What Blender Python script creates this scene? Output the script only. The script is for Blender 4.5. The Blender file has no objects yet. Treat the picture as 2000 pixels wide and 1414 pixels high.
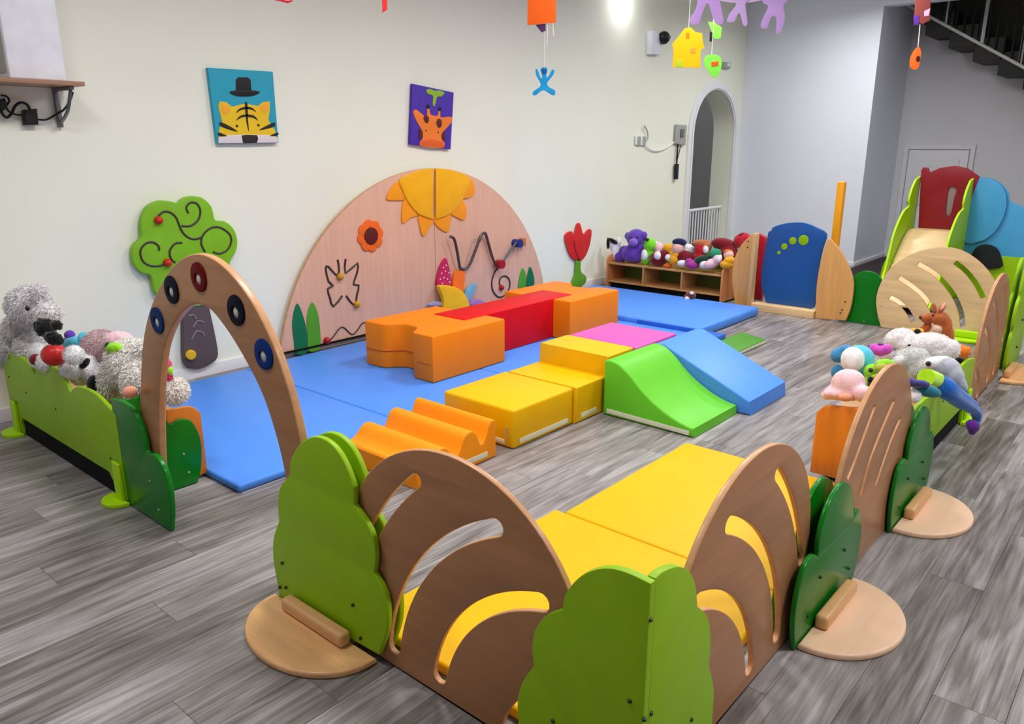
import bpy, bmesh, math, random
from mathutils import Vector, Matrix, noise
random.seed(7)
scene = bpy.context.scene
C = scene.collection

# ------------------------------------------------------------------ camera
FPX, CXP, CYP, CAMZ = 1510.0, 1000.0, 707.0, 1.6
PITCH = math.atan(424 / 1510.0)
TH = math.radians(40.8)
RT = Vector((math.sin(TH), -math.cos(TH), 0))
FH = Vector((math.cos(TH), math.sin(TH), 0))
FW = FH * math.cos(PITCH) + Vector((0, 0, -math.sin(PITCH)))
UP = RT.cross(FW)
CAM = Vector((0, 0, CAMZ))
cd = bpy.data.cameras.new('camera'); cam = bpy.data.objects.new('camera', cd); C.objects.link(cam)
cd.sensor_fit = 'HORIZONTAL'; cd.sensor_width = 36.0; cd.lens = 36.0 * FPX / 2000.0; cd.clip_start = 0.05
cam.matrix_world = Matrix((RT, UP, -FW)).transposed().to_4x4() if False else Matrix.Translation(CAM) @ Matrix((
    (RT.x, UP.x, -FW.x, 0), (RT.y, UP.y, -FW.y, 0), (RT.z, UP.z, -FW.z, 0), (0, 0, 0, 1)))
scene.camera = cam

# ------------------------------------------------------------------ world and exposure
w = bpy.data.worlds.new('world'); scene.world = w; w.use_nodes = True
w.node_tree.nodes['Background'].inputs[0].default_value = (0.75, 0.8, 0.9, 1)
w.node_tree.nodes['Background'].inputs[1].default_value = 0.25
scene.view_settings.view_transform = 'Standard'
scene.view_settings.look = 'None'
scene.view_settings.gamma = 1.0
scene.view_settings.use_curve_mapping = False
scene.view_settings.exposure = -0.82

CEIL = 3.5
# ceiling panel lights: (x, y, watts)
PANELS = [(2.5, 2.6, 84), (4.9, 2.6, 82), (7.3, 2.6, 88), (2.4, -0.8, 96), (5.4, -0.7, 84), (8.2, -0.4, 62), (9.7, 3.2, 66), (0.45, 2.6, 50)]
PANEL_LABELS = ['square ceiling light panel above the wavy amber block', 'square ceiling light panel above the red foam beam', 'square ceiling light panel above the thick blue mat', 'square ceiling light panel above the nearest dark green bush',
                'square ceiling light panel above the lime bush at the far right', 'square ceiling light panel above the play slide', 'square ceiling light panel before the arched doorway', 'square ceiling light panel near the camera above the grey floor']
for i, (lx, ly, lw) in enumerate(PANELS):
    ld = bpy.data.lights.new('panel_light', 'AREA'); ld.shape = 'SQUARE'; ld.size = 0.62; ld.energy = lw; ld.spread = math.radians(164)
    ld.color = (1.0, 0.997, 0.985)
    lo = bpy.data.objects.new('panel_light', ld); C.objects.link(lo); lo.location = (lx, ly, CEIL - 0.06)

# ------------------------------------------------------------------ pixel / plane helpers (photo pixels to points on real planes)
def ray(u, v): return FW + RT * ((u - CXP) / FPX) + UP * ((CYP - v) / FPX)
def at_x(u, v, X): d = ray(u, v); return CAM + d * (X / d.x)
def at_y(u, v, Y): d = ray(u, v); return CAM + d * (Y / d.y)
def at_z(u, v, Z=0.0): d = ray(u, v); return CAM + d * ((Z - CAMZ) / d.z)
def zm(x0, y0, sc, L): return [(x0 + a / sc, y0 + b / sc) for a, b in L]

class Frame:
    """vertical plane; s runs to the viewer's right, t is height, n points towards the viewer"""
    def __init__(self, O, U, V, N): self.O, self.U, self.V, self.N = Vector(O), Vector(U), Vector(V), Vector(N)
    def w(self, s, t, d=0.0): return self.O + self.U * s + self.V * t + self.N * d
    def px(self, L):
        out = []
        for u, v in L:
            d = ray(u, v); k = self.N.dot(self.O - CAM) / self.N.dot(d); P = CAM + d * k - self.O
            out.append((P.dot(self.U), P.dot(self.V)))
        return out
def FX(X): return Frame((X, 0, 0), (0, -1, 0), (0, 0, 1), (-1, 0, 0))     # faces -X, s = -y
def FY(Y): return Frame((0, Y, 0), (1, 0, 0), (0, 0, 1), (0, -1, 0))      # faces -Y, s = x
def FZ(Z): return Frame((0, 0, Z), (1, 0, 0), (0, 1, 0), (0, 0, 1))       # horizontal

def smooth(P, n=5, closed=True):
    out = []; m = len(P); rng = range(m) if closed else range(m - 1)
    for i in rng:
        g = (lambda k: P[k % m]) if closed else (lambda k: P[min(max(k, 0), m - 1)])
        p0, p1, p2, p3 = [Vector(g(i + k)) for k in (-1, 0, 1, 2)]
        for j in range(n):
            t = j / n
            out.append(0.5 * ((2 * p1) + (p2 - p0) * t + (2 * p0 - 5 * p1 + 4 * p2 - p3) * t * t + (3 * p1 - p0 - 3 * p2 + p3) * t ** 3))
    if not closed: out.append(Vector(P[-1]))
    return [tuple(p) for p in out]
def cusped(P, cusps, n=4):
    out = []; seg = []
    for i, p in enumerate(P):
        seg.append(p)
        if i in cusps:
            out += smooth(seg, n, False)[:-1] if len(seg) > 1 else []
            seg = [p]
    return out + smooth(seg, n, False)
def area(P): return 0.5 * sum(P[i][0] * P[(i + 1) % len(P)][1] - P[(i + 1) % len(P)][0] * P[i][1] for i in range(len(P)))
def arc(cx, cy, r, a0, a1, n=16, ry=None):
    ry = ry or r
    return [(cx + r * math.cos(math.radians(a0 + (a1 - a0) * i / n)), cy + ry * math.sin(math.radians(a0 + (a1 - a0) * i / n))) for i in range(n + 1)]

# ------------------------------------------------------------------ materials
def lin(c): return tuple(((x / 255) / 12.92 if x / 255 <= 0.04045 else ((x / 255 + 0.055) / 1.055) ** 2.4) for x in c) + (1,)
MATS = {}
def mat(name, rgb, rough=0.5, spec=0.4, coat=0.0, var=0.06, scale=8.0, bump=0.0, bscale=200.0, metal=0.0, sheen=0.0, stretch=(1, 1, 1), emit=0.0):
    if name in MATS: return MATS[name]
    m = bpy.data.materials.new(name); m.use_nodes = True; nt = m.node_tree; b = nt.nodes['Principled BSDF']
    b.inputs['Roughness'].default_value = rough; b.inputs['Specular IOR Level'].default_value = spec
    b.inputs['Metallic'].default_value = metal; b.inputs['Coat Weight'].default_value = coat; b.inputs['Coat Roughness'].default_value = 0.15
    b.inputs['Sheen Weight'].default_value = sheen
    tc = nt.nodes.new('ShaderNodeTexCoord'); mp = nt.nodes.new('ShaderNodeMapping'); mp.inputs['Scale'].default_value = stretch
    nt.links.new(tc.outputs['Object'], mp.inputs['Vector'])
    nz = nt.nodes.new('ShaderNodeTexNoise'); nz.inputs['Scale'].default_value = scale; nz.inputs['Detail'].default_value = 6
    nt.links.new(mp.outputs[0], nz.inputs['Vector'])
    c = lin(rgb); cr = nt.nodes.new('ShaderNodeValToRGB')
    cr.color_ramp.elements[0].position = 0.3; cr.color_ramp.elements[1].position = 0.7
    cr.color_ramp.elements[0].color = tuple(max(0, x * (1 - var)) for x in c[:3]) + (1,)
    cr.color_ramp.elements[1].color = tuple(min(1, x * (1 + var)) for x in c[:3]) + (1,)
    nt.links.new(nz.outputs['Fac'], cr.inputs[0]); nt.links.new(cr.outputs[0], b.inputs['Base Color'])
    if bump:
        n2 = nt.nodes.new('ShaderNodeTexNoise'); n2.inputs['Scale'].default_value = bscale; n2.inputs['Detail'].default_value = 4
        nt.links.new(mp.outputs[0], n2.inputs['Vector'])
        bp = nt.nodes.new('ShaderNodeBump'); bp.inputs['Strength'].default_value = bump; bp.inputs['Distance'].default_value = 0.01
        nt.links.new(n2.outputs['Fac'], bp.inputs['Height']); nt.links.new(bp.outputs[0], b.inputs['Normal'])
    if emit:
        b.inputs['Emission Color'].default_value = (1, 0.98, 0.95, 1); b.inputs['Emission Strength'].default_value = emit
    MATS[name] = m; return m
def wood(name, rgb, axis=2, var=0.16, rough=0.42, scale=6.0):
    st = [9, 9, 9]; st[axis] = 0.8
    return mat(name, rgb, rough, 0.4, 0.15, var, scale / 2, 0.08, 30, stretch=tuple(st))

WALL = mat('wall_paint', (243, 245, 229), 0.75, 0.2, var=0.012, scale=2)
WALLB = mat('wall_paint_cool', (232, 236, 247), 0.75, 0.2, var=0.012, scale=2)
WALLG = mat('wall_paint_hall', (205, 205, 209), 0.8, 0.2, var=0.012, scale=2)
TRIM = mat('trim_white', (236, 237, 242), 0.5, 0.4, var=0.01)
CEILM = mat('ceiling_white', (240, 240, 238), 0.8, 0.2, var=0.01)
LIME = mat('lime_paint', (146, 190, 8), 0.42, 0.25, 0.0, 0.04)
LIMEF = mat('lime_foot_paint', (180, 228, 8), 0.42, 0.25, 0.0, 0.04)
GREEN = mat('dark_green_paint', (8, 118, 22), 0.26, 0.28, 0.0, 0.05)
BROWN = wood('brown_panel', (172, 118, 78), 1, 0.1)
BROWNY = wood('brown_panel_across', (172, 118, 78), 0, 0.1)
EDGE = wood('plywood_edge', (204, 150, 104), 1, 0.12)
PLY = wood('plywood', (232, 196, 146), 1, 0.1)
PLYP = wood('pale_pink_ply', (240, 198, 164), 0, 0.06)
BEECH = wood('beech', (226, 172, 116), 1, 0.14)
BEECHX = wood('beech_across', (226, 172, 116), 0, 0.14)
ORWOOD = wood('orange_stained_wood', (222, 126, 40), 2, 0.14)
PINKWOOD = wood('pink_birch', (226, 178, 154), 2, 0.06)
YEL = mat('yellow_vinyl', (240, 184, 0), 0.46, 0.22, 0, 0.03)
YELD = mat('yellow_seam', (196, 142, 4), 0.6, 0.2)
ORG = mat('orange_vinyl', (255, 134, 10), 0.48, 0.22, 0, 0.03)
ORG2 = mat('amber_vinyl', (255, 152, 16), 0.48, 0.22, 0, 0.03)
RED = mat('red_vinyl', (218, 8, 24), 0.5, 0.18, 0, 0.03)
BLU = mat('blue_vinyl', (82, 146, 244), 0.44, 0.25, 0, 0.03)
BLUD = mat('deep_blue_vinyl', (40, 100, 205), 0.42, 0.35, 0, 0.03)
PNK = mat('pink_vinyl', (210, 86, 176), 0.45, 0.35, 0, 0.03)
GRN = mat('green_vinyl', (104, 200, 46), 0.44, 0.22, 0, 0.03)
GRND = mat('leaf_green_vinyl', (70, 140, 22), 0.45, 0.35, 0, 0.03)
STRIP = mat('pale_strip', (226, 226, 204), 0.6)
BLACK = mat('black_plastic', (16, 16, 18), 0.5)
SHADE = mat('black_shade', (24, 24, 28), 0.8, 0.1)  # black painted in place of shade under shelves and wall panel
METAL = mat('grey_metal', (120, 122, 126), 0.35, 0.5, metal=0.8)
DARKM = mat('dark_track', (62, 48, 42), 0.5)
WHITEP = mat('white_plastic', (238, 239, 248), 0.4)
GREYP = mat('grey_plastic', (168, 170, 164), 0.5)
BOLT = mat('dark_bolt', (40, 46, 30), 0.4)

# ------------------------------------------------------------------ object helpers
def tag(o, label=None, cat=None, group=None, kind=None):
    if label: o['label'] = label
    if cat: o['category'] = cat
    if group: o['group'] = group
    if kind: o['kind'] = kind
    return o
def thing(name, label, cat, loc=(0, 0, 0), group=None):
    o = bpy.data.objects.new(name, None); C.objects.link(o); o.location = loc; o.empty_display_size = 0.05
    return tag(o, label, cat, group)
WLOC = {}
def wl(o):
    v = Vector((0, 0, 0))
    while o: v += o.location; o = o.parent
    return v
def add(name, me, mats, parent=None, smoothed=True, loc=None):
    """mesh in world coordinates -> object (parent keeps only a translation)"""
    base = wl(parent) if parent else Vector((0, 0, 0))
    if loc is None:
        xs = [v.co for v in me.vertices]
        lo = Vector((min(v.x for v in xs), min(v.y for v in xs), min(v.z for v in xs))); hi = Vector((max(v.x for v in xs), max(v.y for v in xs), max(v.z for v in xs)))
        loc = Vector(((lo.x + hi.x) / 2, (lo.y + hi.y) / 2, lo.z))
    me.transform(Matrix.Translation(-loc))
    o = bpy.data.objects.new(name, me); C.objects.link(o)
    if parent: o.parent = parent
    o.location = loc - base
    me.materials.clear()
    for m in (mats if isinstance(mats, (list, tuple)) else [mats]): me.materials.append(m)
    if smoothed: me.shade_smooth(); me.set_sharp_from_angle(angle=math.radians(38))
    return o
def curve_mesh(outline, holes, th, bev, res=2):
    cu = bpy.data.curves.new('tmp', 'CURVE'); cu.dimensions = '2D'; cu.fill_mode = 'BOTH'
    bev = min(bev, th * 0.45)
    cu.extrude = th / 2 - bev; cu.bevel_depth = bev; cu.bevel_resolution = res; cu.offset = -bev
    for k, P in enumerate([outline] + list(holes)):
        a = area(P)
        if (k == 0) != (a > 0): P = P[::-1]
        s = cu.splines.new('POLY'); s.points.add(len(P) - 1); s.use_cyclic_u = True
        for p, q in zip(s.points, P): p.co = (q[0], q[1], 0, 1)
    ob = bpy.data.objects.new('tmp', cu); me = bpy.data.meshes.new_from_object(ob)
    bpy.data.objects.remove(ob); bpy.data.curves.remove(cu)
    return me
def plate(name, fr, outline, th, m, parent=None, holes=(), bev=0.004, off=0.0, edge=None, front=True):
    """flat board: its viewer-side face lies in the frame plane moved by off"""
    me = curve_mesh(outline, holes, th, bev)
    cz = off - th / 2 if front else off + th / 2
    M = Matrix(((fr.U.x, fr.V.x, fr.N.x, 0), (fr.U.y, fr.V.y, fr.N.y, 0), (fr.U.z, fr.V.z, fr.N.z, 0), (0, 0, 0, 1)))
    M = Matrix.Translation(fr.O + fr.N * cz) @ M
    bm = bmesh.new(); bm.from_mesh(me); bmesh.ops.remove_doubles(bm, verts=bm.verts, dist=1e-5)
    bm.normal_update()
    if edge:
        for f in bm.faces: f.material_index = 0 if abs(f.normal.z) > 0.75 else 1
    bm.transform(M)
    bmesh.ops.recalc_face_normals(bm, faces=bm.faces); bm.to_mesh(me); bm.free()
    mi = [p.material_index for p in me.polygons]
    o = add(name, me, [m, edge] if edge else m, parent)
    if edge:
        for p, i in zip(me.polygons, mi): p.material_index = i
    return o
def box(name, lo, hi, m, parent=None, r=0.0, seg=3, loc=None):
    bm = bmesh.new(); bmesh.ops.create_cube(bm, size=1)
    lo, hi = Vector(lo), Vector(hi)
    for v in bm.verts: v.co = Vector((lo[i] + (v.co[i] + 0.5) * (hi[i] - lo[i]) for i in range(3)))
    if r: bmesh.ops.bevel(bm, geom=bm.edges[:], offset=r, segments=seg, affect='EDGES', profile=0.5)
    bmesh.ops.recalc_face_normals(bm, faces=bm.faces)
    me = bpy.data.meshes.new(name); bm.to_mesh(me); bm.free(); return add(name, me, m, parent, loc=loc)
def tube(name, pts, r, m, parent=None, n=6, radii=None, sm=0):
    if sm: pts = [Vector(p) for p in smooth([tuple(p) for p in pts], sm, False)]
    cu = bpy.data.curves.new('tmp', 'CURVE'); cu.dimensions = '3D'; cu.bevel_depth = r; cu.bevel_resolution = max(1, n // 2 - 1); cu.use_fill_caps = True
    s = cu.splines.new('POLY'); s.points.add(len(pts) - 1)
    for i, (p, q) in enumerate(zip(s.points, pts)):
        p.co = (q[0], q[1], q[2], 1)
        if radii: p.radius = radii[min(len(radii) - 1, round(i * (len(radii) - 1) / max(1, len(pts) - 1)))]
    ob = bpy.data.objects.new('tmp', cu); me = bpy.data.meshes.new_from_object(ob); bpy.data.objects.remove(ob); bpy.data.curves.remove(cu)
    return add(name, me, m, parent)
def ellipsoid_bm(bm, c, ax, sub=2):
    """c centre, ax three axis vectors"""
    r = bmesh.ops.create_icosphere(bm, subdivisions=sub, radius=1)
    for v in r['verts']: v.co = Vector(c) + ax[0] * v.co.x + ax[1] * v.co.y + ax[2] * v.co.z
def ball(name, c, r, m, parent=None, sub=2, sq=(1, 1, 1)):
    bm = bmesh.new(); ellipsoid_bm(bm, c, [Vector((r * sq[0], 0, 0)), Vector((0, r * sq[1], 0)), Vector((0, 0, r * sq[2]))], sub)
    me = bpy.data.meshes.new(name); bm.to_mesh(me); bm.free(); return add(name, me, m, parent)
def disc(name, fr, s, t, r, th, m, parent=None, ry=None, off=0.0, front=False, bev=0.002):
    return plate(name, fr, arc(s, t, r, 0, 360, 20, ry)[:-1], th, m, parent, off=off, front=front, bev=bev)
def line_on(name, fr, P, r, m, parent, off=0.0, sm=4):
    P = smooth(P, sm, False) if sm else P
    return tube(name, [fr.w(s, t, off) for s, t in P], r, m, parent, 5)
def bolts(fr, pts, parent, m=None, r=0.007, off=0.0):
    for s, t in pts: ball('bolt', fr.w(s, t, off), r, m or BOLT, parent, 1)

# ================================================================== THE SETTING
X0, X1, Y0, YW = -2.5, 11.04, -3.5, 5.16
tag(box('floor', (X0, Y0, -0.12), (X1 + 1.5, YW, -0.012), mat('plank_joint', (92, 86, 84), 0.8)), kind='structure')
FLOOR = bpy.data.objects['floor']
def plank_material():
    m = bpy.data.materials.new('grey_vinyl_plank'); m.use_nodes = True; nt = m.node_tree; b = nt.nodes['Principled BSDF']; L = nt.links.new; N = nt.nodes.new
    oi = N('ShaderNodeObjectInfo'); ge = N('ShaderNodeNewGeometry'); tc = N('ShaderNodeTexCoord')
    rnd = N('ShaderNodeMath'); rnd.operation = 'ADD'; L(oi.outputs['Random'], rnd.inputs[0]); L(ge.outputs['Random Per Island'], rnd.inputs[1])
    fr = N('ShaderNodeMath'); fr.operation = 'FRACT'; L(rnd.outputs[0], fr.inputs[0])
    mul = N('ShaderNodeMath'); mul.operation = 'MULTIPLY'; mul.inputs[1].default_value = 37.0; L(fr.outputs[0], mul.inputs[0])
    cmb = N('ShaderNodeCombineXYZ')
    for i in range(3): L(mul.outputs[0], cmb.inputs[i])
    va = N('ShaderNodeVectorMath'); va.operation = 'ADD'; L(tc.outputs['Object'], va.inputs[0]); L(cmb.outputs[0], va.inputs[1])
    def noi(sc, st, det, dist=0.0):
        mp = N('ShaderNodeMapping'); mp.inputs['Scale'].default_value = st; L(va.outputs[0], mp.inputs['Vector'])
        n = N('ShaderNodeTexNoise'); n.inputs['Scale'].default_value = sc; n.inputs['Detail'].default_value = det; n.inputs['Distortion'].default_value = dist
        L(mp.outputs[0], n.inputs['Vector']); return n.outputs['Fac']
    a = noi(1.0, (1.7, 30, 1), 10, 0.9); c = noi(1.0, (1.3, 7, 1), 6, 2.2); d = noi(1.0, (6, 130, 1), 6, 0.3)
    def mm(op, x, y):
        q = N('ShaderNodeMath'); q.operation = op
        for k, z in enumerate((x, y)):
            if isinstance(z, (int, float)): q.inputs[k].default_value = z
            else: L(z, q.inputs[k])
        return q.outputs[0]
    f = mm('ADD', mm('ADD', mm('MULTIPLY', a, 0.52), mm('MULTIPLY', c, 0.36)), mm('MULTIPLY', d, 0.24))
    f = mm('ADD', f, mm('MULTIPLY', mm('SUBTRACT', fr.outputs[0], 0.5), 0.13))
    cr = N('ShaderNodeValToRGB'); e = cr.color_ramp.elements
    e[0].position = 0.36; e[0].color = lin((80, 73, 70)); e[1].position = 0.78; e[1].color = lin((180, 176, 177))
    for p, col in ((0.47, (106, 100, 98)), (0.55, (129, 123, 121)), (0.64, (150, 145, 145))):
        k = e.new(p); k.color = lin(col)
    L(f, cr.inputs[0]); L(cr.outputs[0], b.inputs['Base Color'])
    b.inputs['Roughness'].default_value = 0.36; b.inputs['Specular IOR Level'].default_value = 0.45
    bp = N('ShaderNodeBump'); bp.inputs['Strength'].default_value = 0.12; bp.inputs['Distance'].default_value = 0.004; L(d, bp.inputs['Height']); L(bp.outputs[0], b.inputs['Normal'])
    return m
PLANK = plank_material()
def in_view(x, y):
    d = Vector((x, y, 0)) - CAM; z = d.dot(FW)
    if z < 0.2: return None
    return CXP + FPX * d.dot(RT) / z, CYP - FPX * d.dot(UP) / z, z
def build_planks():
    PW, PL, g = 0.19, 1.32, 0.0003
    def shape(x0, x1, y0, y1, bm):
        vs = [bm.verts.new(p) for p in ((x0 + g, y0 + g, -0.002), (x1 - g, y0 + g, -0.002), (x1 - g, y1 - g, -0.002), (x0 + g, y1 - g, -0.002))]
        k = 0.0009
        vt = [bm.verts.new(p) for p in ((x0 + k, y0 + k, 0), (x1 - k, y0 + k, 0), (x1 - k, y1 - k, 0), (x0 + k, y1 - k, 0))]
        vb = [bm.verts.new((v.co.x, v.co.y, -0.012)) for v in vs]
        bm.faces.new(vt)
        for i in range(4):
            j = (i + 1) % 4; bm.faces.new((vs[i], vs[j], vt[j], vt[i])); bm.faces.new((vb[i], vb[j], vs[j], vs[i]))
    L = []; y = Y0 + 0.031; row = 0
    while y < YW:
        off = [0.0, 0.47, 0.93, 0.26, 0.71, 1.12][row % 6] + random.uniform(-0.1, 0.1)
        x = X0 - off
        while x < X1 + 1.5:
            a, b, c, d = max(x, X0), min(x + PL, X1 + 1.5), y, min(y + PW, YW)
            if b - a > 0.05 and d - c > 0.02:
                best = 0
                for i in range(5):
                    q = in_view(a + (b - a) * i / 4, (c + d) / 2)
                    if q and -60 < q[0] < 2060 and -60 < q[1] < 1480: best = max(best, 1 / q[2] ** 3)
                L.append((best * (b - a), a, b, c, d))
            x += PL
        y += PW; row += 1
    L.sort(reverse=True)
    full = None; rest = bmesh.new(); n = 0
    for sc, a, b, c, d in L:
        if n < 298 and sc > 0:
            n += 1
            if abs(b - a - PL) < 1e-4 and abs(d - c - PW) < 1e-4:
                if full is None:
                    bm = bmesh.new(); shape(-PL / 2, PL / 2, -PW / 2, PW / 2, bm); full = bpy.data.meshes.new('plank'); bm.to_mesh(full); bm.free(); full.materials.append(PLANK)
                me = full
            else:
                bm = bmesh.new(); shape(-(b - a) / 2, (b - a) / 2, -(d - c) / 2, (d - c) / 2, bm); me = bpy.data.meshes.new('plank'); bm.to_mesh(me); bm.free(); me.materials.append(PLANK)
            o = bpy.data.objects.new('plank', me); C.objects.link(o); o.parent = FLOOR; o.location = Vector(((a + b) / 2, (c + d) / 2, 0)) - FLOOR.location
        else: shape(a, b, c, d, rest)
    me = bpy.data.meshes.new('planks_beyond'); rest.to_mesh(me); rest.free(); me.materials.append(PLANK)
    o = bpy.data.objects.new('planks_beyond', me); C.objects.link(o); o.parent = FLOOR; o.location = -FLOOR.location; o['kind'] = 'stuff'
build_planks()

# left wall with the arched opening
WF = FY(YW)
AC, AR, ASP, ARY = 10.22, 0.605, 1.75, 0.57
outl = [(X0, 0), (AC - AR, 0)] + [(AC + AR * math.cos(t), ASP + ARY * math.sin(t)) for t in [math.pi - i * math.pi / 24 for i in range(25)]] + [(AC + AR, 0), (X1 + 0.3, 0), (X1 + 0.3, CEIL), (X0, CEIL)]
tag(plate('wall_left', WF, outl, 0.30, WALL, bev=0.0), kind='structure')
def ring(rx, ry): return [(AC + rx * math.cos(t), ASP + ry * math.sin(t)) for t in [math.pi - i * math.pi / 24 for i in range(25)]]
cas = [(AC - AR - 0.12, 0)] + ring(AR + 0.12, ARY + 0.115) + [(AC + AR + 0.12, 0), (AC + AR, 0)] + ring(AR, ARY)[::-1] + [(AC - AR, 0)]
tag(plate('trim_1', WF, cas, 0.03, TRIM, off=0.03, bev=0.006), 'white rounded casing around the arched doorway', kind='structure')
cas2 = [(AC - AR - 0.05, 0)] + ring(AR + 0.05, ARY + 0.05) + [(AC + AR + 0.05, 0), (AC + AR + 0.015, 0)] + ring(AR + 0.015, ARY + 0.015)[::-1] + [(AC - AR - 0.015, 0)]
tag(plate('trim_2', WF, cas2, 0.015, TRIM, off=0.045, bev=0.004), kind='structure')
# passage behind the arch
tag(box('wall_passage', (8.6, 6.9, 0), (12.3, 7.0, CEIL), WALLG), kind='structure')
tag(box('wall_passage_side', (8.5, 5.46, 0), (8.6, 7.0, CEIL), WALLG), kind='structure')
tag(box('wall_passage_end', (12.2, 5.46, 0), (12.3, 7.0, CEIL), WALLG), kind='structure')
tag(box('floor_passage', (8.5, YW, -0.12), (12.3, 7.0, 0.0), mat('passage_tile', (150, 146, 142), 0.5)), kind='structure')
tag(box('ceiling_passage', (8.5, 5.46, CEIL), (12.3, 7.0, CEIL + 0.1), CEILM), kind='structure')
t = thing('passage_fill', 'added unseen fill light in the passage behind the arch', 'ceiling light', (10.6, 6.2, CEIL - .06))  # unseen glowing body and light, added to brighten the passage
box('fill_body', (10.45, 6.05, CEIL - .06), (10.75, 6.35, CEIL - .001), mat('passage_fill_glow', (250, 250, 250), .5, emit=3.0), t, .03)
ld = bpy.data.lights.new('passage_fill_light', 'AREA'); ld.size = .3; ld.energy = 9; lo = bpy.data.objects.new('passage_fill_light', ld); C.objects.link(lo); lo.location = (10.6, 6.2, CEIL - .08)
# baseboards
tag(box('baseboard_left', (X0, YW - 0.015, 0), (AC - AR - 0.12, YW, 0.085), TRIM, r=0.003), kind='structure')
tag(box('baseboard_far', (X1 - 0.012, 3.36, 0), (X1, YW, 0.06), TRIM, r=0.003), kind='structure')
tag(box('baseboard_reveal', (X1, 3.345, 0), (12.43, 3.36, 0.05), TRIM, r=0.003), kind='structure')
# far wall, reveal, lintel, hall behind
tag(box('wall_far', (X1, 3.36, 0), (12.6, YW, CEIL), WALLB), kind='structure')
tag(box('wall_far_lintel', (X1, Y0, 3.28), (X1 + 0.16, 3.36, 5.0), WALLB), kind='structure')
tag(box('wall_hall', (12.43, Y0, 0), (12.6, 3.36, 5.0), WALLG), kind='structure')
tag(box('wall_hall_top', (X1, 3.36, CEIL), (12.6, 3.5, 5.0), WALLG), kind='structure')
tag(box('ceiling_hall', (X1, Y0, 5.0), (12.6, 3.5, 5.1), CEILM), kind='structure')
tag(box('wall_right', (X0, Y0 - 0.15, 0), (12.6, Y0, 5.0), WALLB), kind='structure')
tag(box('wall_back', (X0 - 0.15, Y0, 0), (X0, YW, CEIL), WALLB), kind='structure')
tag(box('ceiling', (X0, Y0, CEIL), (X1, YW, CEIL + 0.1), CEILM), kind='structure')
# door under the stairs
hf = FX(12.43)
d1 = tag(box('door_1', (12.405, 2.43, 0.01), (12.43, 3.19, 1.53), mat('hall_door', (212, 212, 216), 0.5, var=0.01), r=0.003), kind='structure')
for (a, b, c, d) in ((-3.10, 0.12, -2.53, 0.66), (-3.10, 0.76, -2.53, 1.42)):
    plate('door_panel', FX(12.405), [(a, b), (c, b), (c, d), (a, d)], 0.012, MATS['hall_door'], d1, front=False, bev=0.005)
tube('door_handle', [Vector((12.40, 3.12, 0.80)), Vector((12.35, 3.12, 0.80)), Vector((12.345, 3.02, 0.80))], 0.009, METAL, d1)
dc = [(-3.26, 0), (-3.26, 1.60), (-2.36, 1.60), (-2.36, 0), (-2.42, 0), (-2.42, 1.54), (-3.20, 1.54), (-3.20, 0)]
tag(plate('trim_3', hf, dc, 0.03, mat('hall_trim', (210, 210, 214), 0.5), off=0.03), kind='structure')

# ceiling panel lights (fixtures around the lamps above)
for i, (lx, ly, lw) in enumerate(PANELS):
    t = thing('ceiling_light', PANEL_LABELS[i], 'ceiling light', (lx, ly, CEIL - 0.05), 'square ceiling light panels')
    fo = [(lx - .36, ly - .36), (lx + .36, ly - .36), (lx + .36, ly + .36), (lx - .36, ly + .36)]; fi = [(lx - .31, ly - .31), (lx + .31, ly - .31), (lx + .31, ly + .31), (lx - .31, ly + .31)]
    plate('frame', FZ(CEIL), fo, 0.05, TRIM, t, holes=[fi], bev=0.004)
    box('diffuser', (lx - .31, ly - .31, CEIL - 0.03), (lx + .31, ly + .31, CEIL - 0.02), mat('light_diffuser', (250, 250, 250), 0.5, emit=6.0), t)

# ================================================================== STAIRS IN THE HALL
def stairs():
    t = thing('staircase', 'dark stepped staircase with black railing climbing the hall wall', 'staircase', (11.7, 2.0, 2.0))
    DK = mat('dark_stair', (22, 22, 21), 0.6); RAILW = mat('stair_stringer', (196, 198, 192), 0.5)
    rise, run, y0, z0 = 0.178, 0.297, 3.01, 2.97
    for i in range(8):
        y = y0 - run * i; z = z0 - rise * i
        box('step', (11.7, y - run - 0.02, z), (12.42, y, z + 0.27), DK, t, 0.004, 1)
    P = lambda i: (y0 - run * i, z0 - rise * i)
    pts = [Vector((11.68, y0 + 0.1 - run * k, z0 + 0.30 - rise * k)) for k in (-0.6, 8)]
    tube('stringer', [pts[0], pts[1]], 0.02, RAILW, t)
    tube('handrail', [p + Vector((0, 0, 0.85)) for p in pts], 0.03, BLACK, t)
    for i in range(26):
        f = -0.4 + i * 0.32; b = Vector((11.68, y0 + 0.1 - run * f, z0 + 0.28 - rise * f))
        tube('baluster', [b, b + Vector((0, 0, 0.86))], 0.012, BLACK, t, 5)
    for f in (1.15, 2.6, 4.1):
        b = Vector((11.70, y0 + 0.1 - run * f, z0 + 0.3 - rise * f)); tube('newel', [b, b + Vector((0, 0, 0.85))], 0.024, RAILW, t, 5)
    # dark sheet painted as the shade behind the balusters
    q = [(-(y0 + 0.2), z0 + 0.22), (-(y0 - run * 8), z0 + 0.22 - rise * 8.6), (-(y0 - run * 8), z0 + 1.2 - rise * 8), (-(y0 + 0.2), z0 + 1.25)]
    plate('shade_sheet', FX(12.38), q, 0.03, mat('painted_stair_shadow', (70, 70, 64), 0.7), t)
stairs()

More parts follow.
